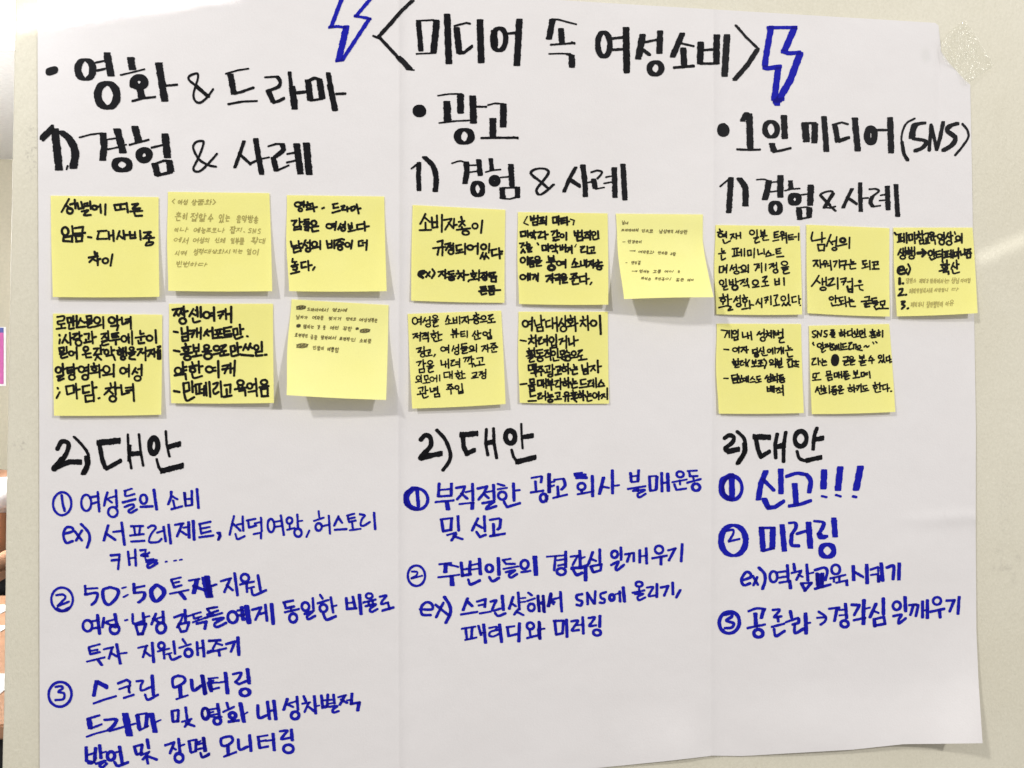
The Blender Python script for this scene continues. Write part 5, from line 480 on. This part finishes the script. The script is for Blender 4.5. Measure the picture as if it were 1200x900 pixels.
_JO = ['','ㄱ','ㄱㄱ','ㄱㅅ','ㄴ','ㄴㅈ','ㄴㅎ','ㄷ','ㄹ','ㄹㄱ','ㄹㅁ','ㄹㅂ','ㄹㅅ','ㄹㅌ','ㄹㅍ','ㄹㅎ','ㅁ','ㅂ','ㅂㅅ','ㅅ','ㅅㅅ','ㅇ','ㅈ','ㅊ','ㅋ','ㅌ','ㅍ','ㅎ']
_DBL = {'ㄲ':'ㄱㄱ','ㄸ':'ㄷㄷ','ㅃ':'ㅂㅂ','ㅆ':'ㅅㅅ','ㅉ':'ㅈㅈ'}
OTHER = {
 '<':[".9,.02 .1,.5 .9,.98"],'>':[".1,.02 .9,.5 .1,.98"],'-':["0,.5 1,.5"],'.':[".4,.5 .6,.55"],'comma':[".7,.1 .3,.95"],
 'semi':[".6,.12 .7,.15","~.7,.55 .75,.75 .2,1"],'(':["~.9,.0 .2,.4 .25,.75 .9,1"],')':["~.1,.0 .8,.4 .75,.75 .1,1"],
 'S':["~.9,.08 .4,.05 .2,.3 .8,.6 .7,.92 .1,.95"],'N':[".15,1 .15,.05 .8,.95 .9,.0"],'e':["~.15,.5 .85,.45 .7,.1 .25,.2 .15,.75 .6,.95 .95,.8"],
 'x':[".1,.2 .9,.95",".85,.15 .1,.95"],'1':[".3,.0 .5,.98"],'2':["~.1,.15 .7,.05 .7,.4 .1,.95",".1,.95 .95,.85"],
 '3':["~.15,.1 .8,.15 .4,.45 .9,.7 .1,.95"],'arrow':["0,.5 .95,.5","0,.42 .9,.45",".55,.02 1,.5 .5,1",".6,.15 .85,.5 .6,.85"],
 '#':["0,.3 .95,.25 .05,.6 .95,.5 .1,.85 .95,.75","o.5,.5,.45,.4","~.1,.5 .3,.2 .4,.8 .6,.2 .7,.8 .9,.3"],
}
def parse(s):
    """-> (points Nx2, closed) of one stroke"""
    s = s.strip()
    if s[0] == 'o':
        cx, cy, rx, ry = map(float, s[1:].split(',')); st = RNG.uniform(-.5, .5)
        a = np.linspace(-math.pi / 2 + st, 1.5 * math.pi + .12 + st, 30)
        k = 1 + .025 * np.sin(2 * a + RNG.uniform(0, 6))
        return np.stack([cx + rx * k * np.cos(a), cy + ry * k * np.sin(a)], 1)
    sm = s[0] == '~'
    p = np.array([[float(v) for v in q.split(',')] for q in s.lstrip('~').split()])
    if sm and len(p) > 2:
        e = np.vstack([2 * p[0] - p[1], p, 2 * p[-1] - p[-2]]); o = []
        for i in range(1, len(e) - 2):
            for t in np.linspace(0, 1, 9)[:-1]:
                a, b, c, d = e[i - 1], e[i], e[i + 1], e[i + 2]
                o.append(.5 * (2 * b + (c - a) * t + (2 * a - 5 * b + 4 * c - d) * t * t + (3 * b - a - 3 * c + d) * t ** 3))
        o.append(p[-1]); p = np.array(o)
    return p
def place(jamo, x0, y0, x1, y1, out):
    n = len(jamo)
    for i, j in enumerate(jamo):
        xa = x0 + (x1 - x0) * i / n; xb = x0 + (x1 - x0) * (i + .92) / n
        for s in JAMO[j]:
            p = parse(s); q = p.copy()
            if len(p) < 25: p = p + RNG.uniform(-.035, .035, p.shape)
            q[:, 0] = xa + p[:, 0] * (xb - xa); q[:, 1] = y0 + p[:, 1] * (y1 - y0); out.append(q)
def glyph(ch):
    """strokes of one character in the unit box"""
    out = []
    if ch in OTHER: return [parse(s) for s in OTHER[ch]]
    k = ord(ch) - 0xAC00
    L = _DBL.get(_CH[k // 588], _CH[k // 588]); V = _VO[(k % 588) // 28]; T = _JO[k % 28]
    fin = len(T) > 0
    if V[0] in 'ㅗㅛㅜㅠㅡ':
        right = V[1:]
        xr = .62 if right else 1.0
        if fin:
            place(L, .08, 0, xr - .08, .36, out); place(V[0], 0, .36, xr, .62, out)
            if right: place(right, .62, 0, 1, .64, out)
            place(T, .2, .66, .9, 1, out)
        else:
            place(L, .08, 0, xr - .08, .52, out); place(V[0], 0, .52, xr, 1, out)
            if right: place(right, .62, 0, 1, 1, out)
    else:
        wide = V in 'ㅐㅔㅖ'
        xs = .50 if wide else .58
        if fin:
            place(L, 0, .03, xs, .56, out); place(V, xs, 0, 1, .62, out); place(T, .22, .64, .92, 1, out)
        else:
            place(L, 0, .08, xs, .9, out); place(V, xs, 0, 1, 1, out)
    return out

def resample(p, step):
    d = np.hypot(*(np.diff(p, axis=0).T)); L = np.concatenate([[0], np.cumsum(d)])
    n = max(2, int(L[-1] / step) + 2); t = np.linspace(0, L[-1], n)
    return np.stack([np.interp(t, L, p[:, 0]), np.interp(t, L, p[:, 1])], 1), L[-1]

def smooth_noise(shape, cell, amp):
    h = int(shape[0] / cell) + 3; v = int(shape[1] / cell) + 3
    g = RNG.normal(0, 1, (h, v)); yi = np.arange(shape[0]) / cell; xi = np.arange(shape[1]) / cell
    y0 = yi.astype(int); x0 = xi.astype(int); fy = (yi - y0)[:, None]; fx = (xi - x0)[None, :]
    a = g[y0][:, x0]; b = g[y0][:, x0 + 1]; c = g[y0 + 1][:, x0]; d = g[y0 + 1][:, x0 + 1]
    return amp * ((a * (1 - fx) + b * fx) * (1 - fy) + (c * (1 - fx) + d * fx) * fy)

def ink_shape(strokes, cell, rough=.10):
    """strokes: (points px, half width a, half height b, exponent). Outline of the union, meshed."""
    allp = np.vstack([s[0] for s in strokes]); pad = max(max(s[1], s[2]) for s in strokes) + 2
    x0, y0 = allp.min(0) - pad; x1, y1 = allp.max(0) + pad
    W = int((x1 - x0) / cell) + 2; H = int((y1 - y0) / cell) + 2
    F = np.full((H, W), -9., np.float32); S2 = np.full((H, W), -9., np.float32)
    for p, a, b, ex in strokes:
        q, ln = resample(p, .45)
        wob = 1 + .05 * np.sin(np.arange(len(q)) * .23 + RNG.uniform(0, 6))
        i0 = max(0, int((q[:, 0].min() - a * 1.1 - 1 - x0) / cell)); i1 = min(W, int((q[:, 0].max() + a * 1.1 + 1 - x0) / cell) + 2)
        j0 = max(0, int((q[:, 1].min() - b * 1.1 - 1 - y0) / cell)); j1 = min(H, int((q[:, 1].max() + b * 1.1 + 1 - y0) / cell) + 2)
        X = (x0 + np.arange(i0, i1) * cell).astype(np.float32); Y = (y0 + np.arange(j0, j1) * cell).astype(np.float32)
        best = np.full((len(Y), len(X)), 1e9, np.float32)
        for (cx, cy), wv in zip(q, wob):
            u = np.abs((X - cx) / (a * wv)) ** ex; v = np.abs((Y - cy) / (b * wv)) ** ex
            np.minimum(best, u[None, :] + v[:, None], out=best)
        f = (1 - best ** (1 / ex)) * min(a, b)
        sub = F[j0:j1, i0:i1]; s2 = S2[j0:j1, i0:i1]
        np.maximum(s2, np.minimum(sub, f), out=s2); np.maximum(sub, f, out=sub)
    F += smooth_noise(F.shape, 1.1 / cell, rough).astype(np.float32)
    ins = F > 0
    k = ins[:-1, :-1].astype(int) + ins[:-1, 1:] + ins[1:, :-1] + ins[1:, 1:]
    verts = []; faces = []; dens = []
    def add(pts, d):
        n = len(verts); verts.extend(pts); faces.append(tuple(range(n, n + len(pts)))[::-1]); dens.extend([d] * len(pts))
    dd = (S2[:-1, :-1] > 0).astype(int)
    full = k == 4
    for j in range(H - 1):
        row = full[j]; i = 0; idx = np.flatnonzero(row)
        if len(idx) == 0: continue
        start = idx[0]; prev = start; dv = dd[j, start]
        for i in list(idx[1:]) + [-9]:
            if i != prev + 1 or dd[j, i] != dv or prev - start > 3:
                add([(x0 + start * cell, y0 + j * cell), (x0 + (prev + 1) * cell, y0 + j * cell), (x0 + (prev + 1) * cell, y0 + (j + 1) * cell), (x0 + start * cell, y0 + (j + 1) * cell)], float(dv))
                start = i; dv = dd[j, i] if i >= 0 else 0
            prev = i
    jj, ii = np.nonzero((k > 0) & (k < 4))
    for j, i in zip(jj.tolist(), ii.tolist()):
        c = ((i, j, F[j, i]), (i + 1, j, F[j, i + 1]), (i + 1, j + 1, F[j + 1, i + 1]), (i, j + 1, F[j + 1, i])); pts = []
        for q in range(4):
            a = c[q]; b = c[(q + 1) % 4]
            if a[2] > 0: pts.append((x0 + a[0] * cell, y0 + a[1] * cell))
            if (a[2] > 0) != (b[2] > 0):
                t = a[2] / (a[2] - b[2]); pts.append((x0 + (a[0] + t * (b[0] - a[0])) * cell, y0 + (a[1] + t * (b[1] - a[1])) * cell))
        if len(pts) > 2: add(pts, float(dd[j, i]))
    return np.array(verts), faces, np.array(dens, np.float32)

def ink_object(name, strokes, cell, height, mat, parent, rough=.10, label=None):
    v, f, d = ink_shape(strokes, cell, rough)
    P = on_wall(v[:, 0], v[:, 1], height(v[:, 0], v[:, 1]))
    o = link(name, P, f, mat, parent)
    a = o.data.attributes.new('ink', 'FLOAT', 'POINT'); a.data.foreach_set('value', d)
    if label: o['label'] = label
    return o

# ------------------------------------------------------------------ the wall panel the sheet hangs on
def sstep(a, b, x):
    t = np.clip((x - a) / (b - a), 0, 1); return t * t * (3 - 2 * t)
def wall_panel():
    y = np.linspace(-420, 1350, 60); xe = np.interp(y, [-420, 0, 100, 187, 330, 450, 600, 800, 900, 1350], [17.5, 16, 15.2, 13.6, 11.2, 9.0, 6.0, 4.0, 1.8, -5])
    xe = xe + np.interp(y, y, RNG.normal(0, .18, len(y)))
    L = on_wall(xe, y, 0.0); n = len(y); V = []; rad = .0022
    for k in range(7):
        a = k / 6 * math.pi / 2
        for i in range(n): V.append((L[i, 0] + rad * (1 - math.sin(a)) if k < 7 else 0, rad * (1 - math.cos(a)), L[i, 2]))
    # first ring lies in the front plane, last ring on the side
    R = [(L[i, 0] + rad + 1.9, 0, L[i, 2]) for i in range(n)]
    B = [(L[i, 0], .036, L[i, 2]) for i in range(n)]; BR = [(L[i, 0] + rad + 1.9, .036, L[i, 2]) for i in range(n)]
    V += R + B + BR; F = []
    def strip(a, b):
        for i in range(n - 1): F.append((a * n + i, a * n + i + 1, b * n + i + 1, b * n + i))
    for k in range(6): strip(k, k + 1)
    strip(6, 8); strip(8, 9); strip(9, 7); strip(7, 0)
    o = link('wall_panel', V, F, M['wall'], smooth=False)
    return o
wp = wall_panel(); wp['kind'] = 'structure'

# ------------------------------------------------------------------ the big sheet of paper
TOPX = [46, 655, 1096, 1100, 1103, 1110, 1120, 1130, 1137]; TOPY = [-37, 0, 26.7, 30, 60, 71, 82, 93, 99]
BOTX = [46, 700, 780, 828, 834, 870, 1000, 1060, 1110, 1152]; BOTY = [946, 900, 892, 886.5, 885.5, 886, 878.5, 872, 871.5, 871]
LX = lambda y: np.interp(y, [-40, 100, 500, 900, 950], [44.0, 44.2, 46.0, 46.5, 46.6])
RX = lambda y: np.interp(y, [99, 200, 500, 620, 740, 800, 871], [1137, 1139, 1143.6, 1143.4, 1144.2, 1146.8, 1151.5])
def hP(px, py):
    px = np.asarray(px, float); py = np.asarray(py, float)
    h = .0014 + 0 * px
    for cx, a in ((466.5 + .6 * np.sin(py / 130), .0016), (834 + 1.5 * np.sin(py / 200 + 1), .0013)):
        d = px - cx; h = h + a * 2.1 * np.where(d < 0, np.exp(-(np.sqrt(d * d + 3) - 1.7) / 26), np.exp(-(np.sqrt(d * d + 3) - 1.7) / 6.5))
    h = h + .0012 * np.sin((px - 46) / 421 * math.pi) ** 2 * (px < 467) + .0013 * np.sin((px - 467) / 367 * math.pi) ** 2 * ((px >= 467) & (px < 834))
    h = h + .0006 * np.sin(px / 71 + .6 * np.sin(py / 90)) * np.sin(py / 113 + 1) + .0006
    h = h + .0030 * sstep(700, 790, px) * (1 - sstep(800, 830, px)) * sstep(820, 890, py)
    h = h + .0042 * sstep(845, 960, px) * sstep(790, 880, py)
    t = np.clip(((px - 1151) + (py - 871) * .72 + 165) / 165, 0, 1.05); h = h + .014 * t ** 2.1; t = np.clip(((px - 1151) + (py - 871) * .5 + 75) / 75, 0, 1.1); h = h + .0065 * t ** 2
    h = h + .0022 * np.exp(-np.clip(RX(py) - px, 0, 400) / 16) * sstep(380, 560, py)
    h = h + .0009 * np.exp(-((py - 608 + (px - 1100) * .06) / 7) ** 2) * sstep(1030, 1110, px)
    h = h - .0012 * np.exp(-((px - 1101) / 4) ** 2) * (1 - sstep(120, 170, py)) * sstep(50, 70, py)
    return h
def poster():
    xs = np.unique(np.concatenate([np.linspace(46, 1137, 190), np.linspace(453, 484, 32), np.linspace(820, 852, 32), np.array(TOPX[2:], float)]))
    nr = 170; V = []; n = len(xs)
    for r in range(nr):
        t = r / (nr - 1); yt = np.interp(xs, TOPX, TOPY); xb = 46 + (xs - 46) / 1091 * 1106; yb = np.interp(xb, BOTX, BOTY)
        y = yt + (yb - yt) * t; s = (xs - 46) / 1091
        x = LX(y) + s * (RX(np.maximum(y, 99)) - LX(y))
        V.append(on_wall(x, y, hP(x, y)))
    V = np.vstack(V); F = []
    for r in range(nr - 1):
        for i in range(n - 1): F.append((r * n + i, (r + 1) * n + i, (r + 1) * n + i + 1, r * n + i + 1))
    return link('paper_sheet', V, F, M['paper'], smooth=True)
sheet = poster()
tag(sheet, 'big white paper sheet with creases, full of black and blue handwriting', 'poster')
for name, col, label, blocks in BIG:
    st = []
    for key, nib, data in blocks:
        ox, oy, sc = CROPS[key]
        for s in data.replace('\n', ' ').split(';'):
            s = s.strip()
            if not s: continue
            wv, hv = nib
            if '/' in s:
                s, q = s.split('/'); wv, hv = map(float, q.split(','))
            p = parse(s); ex = (5.0 if 'heading' in name or 'title' in name or 'lightning' in name or wv > 34 else 2.6)
            if 'brush' in label: ex = 3.2
            if col == 'black' and abs(wv - hv) < .25 * max(wv, hv): ex = 2.3
            a = wv / 2 / sc; b = hv / 2 / sc
            # the stroke was read to its very ends: pull the tips in by part of the nib
            st.append((np.array([ox, oy]) + p / sc, max(a * 1.04, .95), max(b * 1.08, 1.0), ex))
    ink_object(name, st, .42, lambda x, y: hP(x, y) + .00028, M[col], sheet, .09, label)

# ------------------------------------------------------------------ sticky notes
def note(k, spec):
    c = np.array(spec['c'], float); TL, TR, BR, BL = c; lb, rb = spec['l']; curl = spec.get('curl')
    def g(t, e): return t if not curl else (t if e == 0 else np.clip((t - .3) / .7, 0, 1) ** 1.25)
    def pix(s, t):
        s = np.asarray(s)[..., None]; t = np.asarray(t)[..., None]
        A = TL + (BL - TL) * np.concatenate([g(t, 0), t], -1); B = TR + (BR - TR) * np.concatenate([g(t, 1), t], -1)
        bow = np.concatenate([0 * t, 1.0 * np.sin(s * math.pi) * t * (.6 if not curl else -.6)], -1)
        side = np.concatenate([-.8 * np.sin(t * math.pi) ** 2 * (1 - s) * (.5 + (k % 3)) + .6 * np.sin(t * math.pi) * s * ((k % 2) - .5), 0 * t], -1)
        return A + (B - A) * s + bow + side
    ph = RNG.uniform(0, 6)
    def lift(s, t):
        q = np.clip((t - .12) / .88, 0, 1)
        h = (lb + (rb - lb) * s) * (.00100 if max(lb, rb) > 14 else .00064) * (q ** 1.75) + .0004 + .0004 * np.sin(s * 3.3 + ph) * q
        if curl: h = h + .0025 * np.sin(s * math.pi) * q ** 2 - .0022 * np.sin(q * math.pi) * s
        return h
    def inv(px, py):
        P = np.stack([px, py], 1); s = np.full(len(px), .5); t = np.full(len(px), .5)
        for _ in range(8):
            e = P - pix(s, t); d = 1e-3; ds = (pix(s + d, t) - pix(s, t)) / d; dt = (pix(s, t + d) - pix(s, t)) / d
            det = ds[:, 0] * dt[:, 1] - ds[:, 1] * dt[:, 0]
            s = s + (e[:, 0] * dt[:, 1] - e[:, 1] * dt[:, 0]) / det; t = t + (ds[:, 0] * e[:, 1] - ds[:, 1] * e[:, 0]) / det
        return s, t
    N = 26; S, T = np.meshgrid(np.linspace(0, 1, N), np.linspace(0, 1, N)); S = S.ravel(); T = T.ravel()
    px = pix(S, T)
    def height(x, y, s=None, t=None):
        if s is None: s, t = inv(x, y)
        return hP(x, y) + .0004 + lift(np.clip(s, 0, 1), np.clip(t, 0, 1))
    V = on_wall(px[:, 0], px[:, 1], height(px[:, 0], px[:, 1], S, T))
    F = [(r * N + i, (r + 1) * N + i, (r + 1) * N + i + 1, r * N + i + 1) for r in range(N - 1) for i in range(N - 1)]
    pale = spec['l'][0] > 14
    o = link('sticky_note', V, F, M['note_pale' if pale else 'note'], smooth=True)
    tag(o, spec['label'], 'sticky note', 'yellow sticky notes on the sheet')
    ox, oy, sc = spec['k']
    def words(txt, ink, wpx, cell):
        st = []
        for item in txt.split('|'):
            ch, x0, x1, y0, y1 = item.split(','); x0, x1, y0, y1 = map(float, (x0, x1, y0, y1))
            m = wpx * .5 * sc
            if ch not in ('-', '.', '#'): x0 += m * .8; x1 -= m * .8; y0 += m * .8; y1 -= m * .8
            for p in glyph(ch):
                p = p * 1.08 - .04 + np.array([-.22, 0]) * (p[:, 1:2] - .5)
                q = np.stack([ox + (x0 + p[:, 0] * (x1 - x0)) / sc, oy + (y0 + p[:, 1] * (y1 - y0)) / sc], 1)
                ww = wpx * (1.13 if wpx > 1.5 else 1.0) * RNG.uniform(.84, 1.16) * (1.0 if ch != '.' else 1.2)
                ww = min(ww, max(.9, .165 * (y1 - y0) / sc * (1.5 if ch in OTHER else 1)) if ch not in ('-', '.', '#') else 9)
                st.append((q, ww * .5, ww * .5, 2.3))
        # the pen stays on the note
        lo = np.minimum(TL, BL)[0] + .6; hi = max(TR[0], BR[0]) - .9
        st = [(np.stack([np.clip(p[:, 0], lo + a, hi - a), p[:, 1]], 1), a, b, e) for p, a, b, e in st]
        ink_object('handwriting', st, cell, lambda x, y: height(x, y) + .00026, M[ink], o, .07)
    small = spec['ink'].startswith('pencil')
    if k in TRACES:
        st = []
        for s in TRACES[k].replace('\n', ' ').split(';'):
            s = s.strip()
            if not s: continue
            ww = spec['w'] * RNG.uniform(.98, 1.17)
            if '/' in s:
                s, q = s.split('/'); ww = float(q.split(',')[0]) / sc * 1.1
            st.append((np.array([ox, oy]) + parse(s) / sc, ww * .5, ww * .5, 2.2))
        hi = max(c[1][0], BR[0]) - .9
        st = [(np.stack([np.minimum(p[:, 0], hi - a), p[:, 1]], 1), a, b, e) for p, a, b, e in st]
        ink_object('handwriting', st, .30, lambda x, y: height(x, y) + .00026, M['black_note'], o, .07)
    else:
        words(spec['t'], 'black_note' if spec['ink'] == 'black' else spec['ink'], spec['w'], .26 if small else .34)
    if 't2' in spec: words(spec['t2'], 'pencil_faint', .95, .26)
    return o
for k, spec in enumerate(NOTES): note(k, spec)
# ------------------------------------------------------------------ crinkled clear tape over the upper right corner
def tape():
    m = Mat('clear_tape'); m.nt.nodes.remove(m.b)
    gl = m.n('ShaderNodeBsdfGlossy'); gl.inputs['Roughness'].default_value = .15; gl.inputs['Color'].default_value = (1, 1, 1, 1)
    df = m.n('ShaderNodeBsdfDiffuse'); df.inputs['Color'].default_value = (.9, .88, .76, 1)
    tr = m.n('ShaderNodeBsdfTransparent'); tr.inputs['Color'].default_value = (1, 1, .985, 1)
    b = m.n('ShaderNodeBump'); b.inputs['Strength'].default_value = 1.0; b.inputs['Distance'].default_value = .004
    m.l(m.noise(190, 4, .6), b.inputs['Height']); m.l(b.outputs[0], gl.inputs['Normal'])
    m1 = m.n('ShaderNodeMixShader'); m1.inputs[0].default_value = .09; m.l(tr.outputs[0], m1.inputs[1]); m.l(df.outputs[0], m1.inputs[2])
    m2 = m.n('ShaderNodeMixShader'); m2.inputs[0].default_value = .09; m.l(m1.outputs[0], m2.inputs[1]); m.l(gl.outputs[0], m2.inputs[2])
    m.l(m2.outputs[0], m.out.inputs[0])
    out = [(1132, 24), (1137, 32), (1145, 43), (1152, 55), (1160, 68), (1165, 76), (1160, 81), (1152, 86), (1143, 92), (1132, 100), (1129, 95), (1120, 82), (1112, 76), (1106, 70), (1102, 60), (1103, 50), (1108, 44), (1114, 36), (1122, 29)]
    c = np.mean(out, 0); V = [(c[0], c[1])]; rings = 12; n = len(out)
    for r in range(1, rings + 1):
        for q in out: V.append(tuple(c + (np.array(q) - c) * r / rings + (RNG.normal(0, .7, 2) if r < rings else 0)))
    V = np.array(V); over = np.clip((1122 - V[:, 0]) / 12, 0, 1) + np.clip((V[:, 1] - 78) / 12, 0, 1)
    h = np.clip(over, 0, 1) * .0034 + .0009 + RNG.uniform(0, .0007, len(V)); h[-n:] -= .0006
    F = [(0, 1 + (i + 1) % n, 1 + i) for i in range(n)]
    for r in range(rings - 1):
        for i in range(n):
            a = 1 + r * n + i; b2 = 1 + r * n + (i + 1) % n; F.append((a, b2, b2 + n)); F.append((a, b2 + n, a + n))
    o = link('tape_patch', on_wall(V[:, 0], V[:, 1], h), F, m.m)
    tag(o, 'crinkled clear tape patch over the upper right corner of the sheet', 'tape')
tape()

# ------------------------------------------------------------------ the room seen past the left edge of the panel
def box(name, lo, hi, mat, parent=None, bevel=0):
    bm = bmesh.new(); bmesh.ops.create_cube(bm, size=1)
    for v in bm.verts: v.co = Vector([(lo[i] + hi[i]) / 2 + v.co[i] * (hi[i] - lo[i]) for i in range(3)])
    if bevel: bmesh.ops.bevel(bm, geom=bm.edges[:], offset=bevel, segments=2, affect='EDGES')
    me = bpy.data.meshes.new(name); bm.to_mesh(me); bm.free(); me.materials.append(mat)
    o = bpy.data.objects.new(name, me); C.objects.link(o)
    if parent: o.parent = parent
    return o
ROOM_Y = 4.4; CEIL = 2.736
wm = plain('far_wall_paint', (.50, .46, .35)); cm = plain('ceiling_paint', (.84, .84, .82)); fm = plain('dark_floor', (.06, .045, .035))
box('far_wall', (-6, ROOM_Y, 0), (4, ROOM_Y + .12, CEIL + .1), wm)['kind'] = 'structure'
box('ceiling', (-6, .25, CEIL), (4, ROOM_Y, CEIL + .1), cm)['kind'] = 'structure'
box('floor', (-6, -3.2, -.1), (4, ROOM_Y, 0), fm)['kind'] = 'structure'
e = bpy.data.objects.new('ceiling_light', None); C.objects.link(e); p = at_depth(-10, 3, 2.72); e.location = (p.x, p.y, CEIL)
tag(e, 'glaring white ceiling light panel past the top left edge of the beige panel', 'ceiling light')
def loc_box(name, lo, hi, mat, parent, bevel=0):
    return box(name, lo, hi, mat, parent, bevel)
loc_box('housing', (-.30, -.34, -.045), (.30, .34, 0), plain('lamp_housing', (.8, .8, .78)), e, .004)
loc_box('diffuser', (-.28, -.32, -.055), (.28, .32, -.0452), plain('lamp_diffuser', (.9, .9, .88), emit=14), e, .002)
pl = bpy.data.lights.new('room_fill_light', 'POINT'); pl.energy = 165; pl.shadow_soft_size = .25; po = bpy.data.objects.new('room_fill_light', pl); C.objects.link(po); po.location = (-2.6, 2.0, 2.0)  # unseen fill light, added to brighten the ceiling and far wall
# pink notice on the far wall
pk = bpy.data.objects.new('pink_notice', None); C.objects.link(pk); y = ROOM_Y - .004
def wx(px, py):
    d = ray([px], [py])[0]; t = (y - CAM[1]) / d[1]; return CAM + d * t
a = wx(5.2, 384); b = wx(5.2, 450); left = a[0] - .42
pk.location = ((a[0] + left) / 2, ROOM_Y, b[2]); tag(pk, 'pink notice with a blue top strip pinned on the far wall', 'notice')
W2 = (a[0] - left) / 2; hh = a[2] - b[2]
box('border', (-W2 - .012, -.004, -.012), (W2 + .008, -.001, hh + .004), plain('white_card', (.82, .80, .80)), pk)
box('sheet', (-W2, -.007, 0), (W2 - .004, -.0042, hh - .03), plain('pink_paper', (.55, .12, .36)), pk)
box('header_strip', (-W2, -.007, hh - .0298), (W2 - .004, -.0042, hh), plain('blue_strip', (.09, .11, .34)), pk)
# table with papers
tb = bpy.data.objects.new('table', None); C.objects.link(tb)
p0 = at_depth(3, 856, 1.55); tb.location = (p0.x - .75, p0.y, 0); tag(tb, 'light brown wooden table with papers beyond the left edge of the panel', 'table')
wood = plain('table_wood', (.62, .34, .20), .4, .4, 12, .3); leg = plain('dark_metal', (.03, .03, .03), .4)
box('tabletop', (-.95, 0, .70), (.80, 1.02, .73), wood, tb, .004)
for sx in (-.88, .73):
    for sy in (.06, .94): box('leg', (sx - .02, sy - .02, 0), (sx + .02, sy + .02, .6998), leg, tb, .003)
pw = plain('white_paper', (.83, .83, .82))
for i, (ty, lab, wd) in enumerate(((.16, 'white paper sheet on the near side of the brown table', .13), (.62, 'white paper sheet in the middle of the brown table', .06), (.80, 'white paper sheet at the far side of the brown table, in front of the person', .10))):
    q = box('paper', (-.15, 0, 0), (.15, wd, .0015), pw)
    Y = p0.y + ty; xr = CAM[0] + (Y - CAM[1]) * (ray([4.5], [800])[0][0] / ray([4.5], [800])[0][1])
    q.location = (xr - .16, Y, .7305); tag(q, lab, 'paper')
# seated person, mostly hidden
skin = plain('skin', (.60, .33, .20), .5, .4, 40, .1); shirt = plain('white_cotton', (.85, .85, .86), .8, .2, 200, .05); dark = plain('dark_cloth', (.02, .02, .022), .85, .2, 120, .4); hair = plain('black_hair', (.02, .016, .013), .6, .4, 300, .4)
def skinned(name, pts, edges, rad, mat, parent, lvl=2):
    me = bpy.data.meshes.new(name); me.from_pydata([Vector(p) for p in pts], edges, []); me.materials.append(mat)
    o = bpy.data.objects.new(name, me); C.objects.link(o)
    if parent: o.parent = parent
    sk = o.modifiers.new('skin', 'SKIN'); sk.use_smooth_shade = True
    for i, r in enumerate(rad):
        me.skin_vertices[0].data[i].radius = (r, r) if not isinstance(r, tuple) else r
    me.skin_vertices[0].data[0].use_root = True
    ss = o.modifiers.new('sub', 'SUBSURF'); ss.levels = lvl; ss.render_levels = lvl
    return o
pe = bpy.data.objects.new('person', None); C.objects.link(pe)
pp = at_depth(2, 560, 2.95); pe.location = (pp.x - .068, pp.y, 0); tag(pe, 'seated person in a white top and dark trousers beyond the left edge of the panel', 'person')
bp = [(0, 0, .50), (0, 0, .66), (0, -.02, .85), (0, -.02, 1.00), (0, -.03, 1.07), (0, -.05, 1.14), (0, -.06, 1.20),
      (.17, -.02, 1.02), (.22, -.10, .80), (.12, -.30, .76), (-.17, -.02, 1.02), (-.22, -.10, .80), (-.12, -.30, .76),
      (.09, -.05, .50), (.11, -.40, .48), (.11, -.40, .08), (.11, -.52, .05), (-.09, -.05, .50), (-.11, -.40, .48), (-.11, -.40, .08), (-.11, -.52, .05)]
be = [(0, 1), (1, 2), (2, 3), (3, 4), (4, 5), (5, 6), (3, 7), (7, 8), (8, 9), (3, 10), (10, 11), (11, 12), (0, 13), (13, 14), (14, 15), (15, 16), (0, 17), (17, 18), (18, 19), (19, 20)]
br = [.13, .12, .13, .11, .05, .085, .075, .055, .04, .028, .055, .04, .028, .085, .06, .045, .035, .085, .06, .045, .035]
skinned('body', bp, be, br, skin, pe)
skinned('shirt', [(0, 0, .93), (0, -.02, .97), (0, -.02, 1.01), (0, -.025, 1.05), (.18, -.02, 1.01), (.215, -.07, .88), (-.18, -.02, 1.01), (-.215, -.07, .88)],
        [(0, 1), (1, 2), (2, 3), (2, 4), (4, 5), (2, 6), (6, 7)], [.15, .15, .13, .06, .075, .07, .075, .07], shirt, pe)
skinned('trousers', [(0, 0, .52), (0, 0, .72), (.09, -.05, .50), (.11, -.42, .48), (.11, -.42, .14), (-.09, -.05, .50), (-.11, -.42, .48), (-.11, -.42, .14)],
        [(0, 1), (0, 2), (2, 3), (3, 4), (0, 5), (5, 6), (6, 7)], [.155, .155, .105, .08, .07, .105, .08, .07], dark, pe)
skinned('hair', [(0, 0, 1.18), (0, -.02, 1.24), (0, -.05, 1.27)], [(0, 1), (1, 2)], [.06, .07, .05], hair, pe)
ch = bpy.data.objects.new('chair', None); C.objects.link(ch); ch.location = pe.location; tag(ch, 'dark chair under the seated person beyond the left edge of the panel', 'chair')
box('seat', (-.22, -.22, .30), (.22, .24, .34), dark, ch, .01); box('backrest', (-.21, .245, .45), (.21, .27, .84), dark, ch, .01)
for sx in (-.19, .19):
    for sy in (-.19, .21): box('leg', (sx - .012, sy - .012, 0), (sx + .012, sy + .012, .2998), leg, ch)
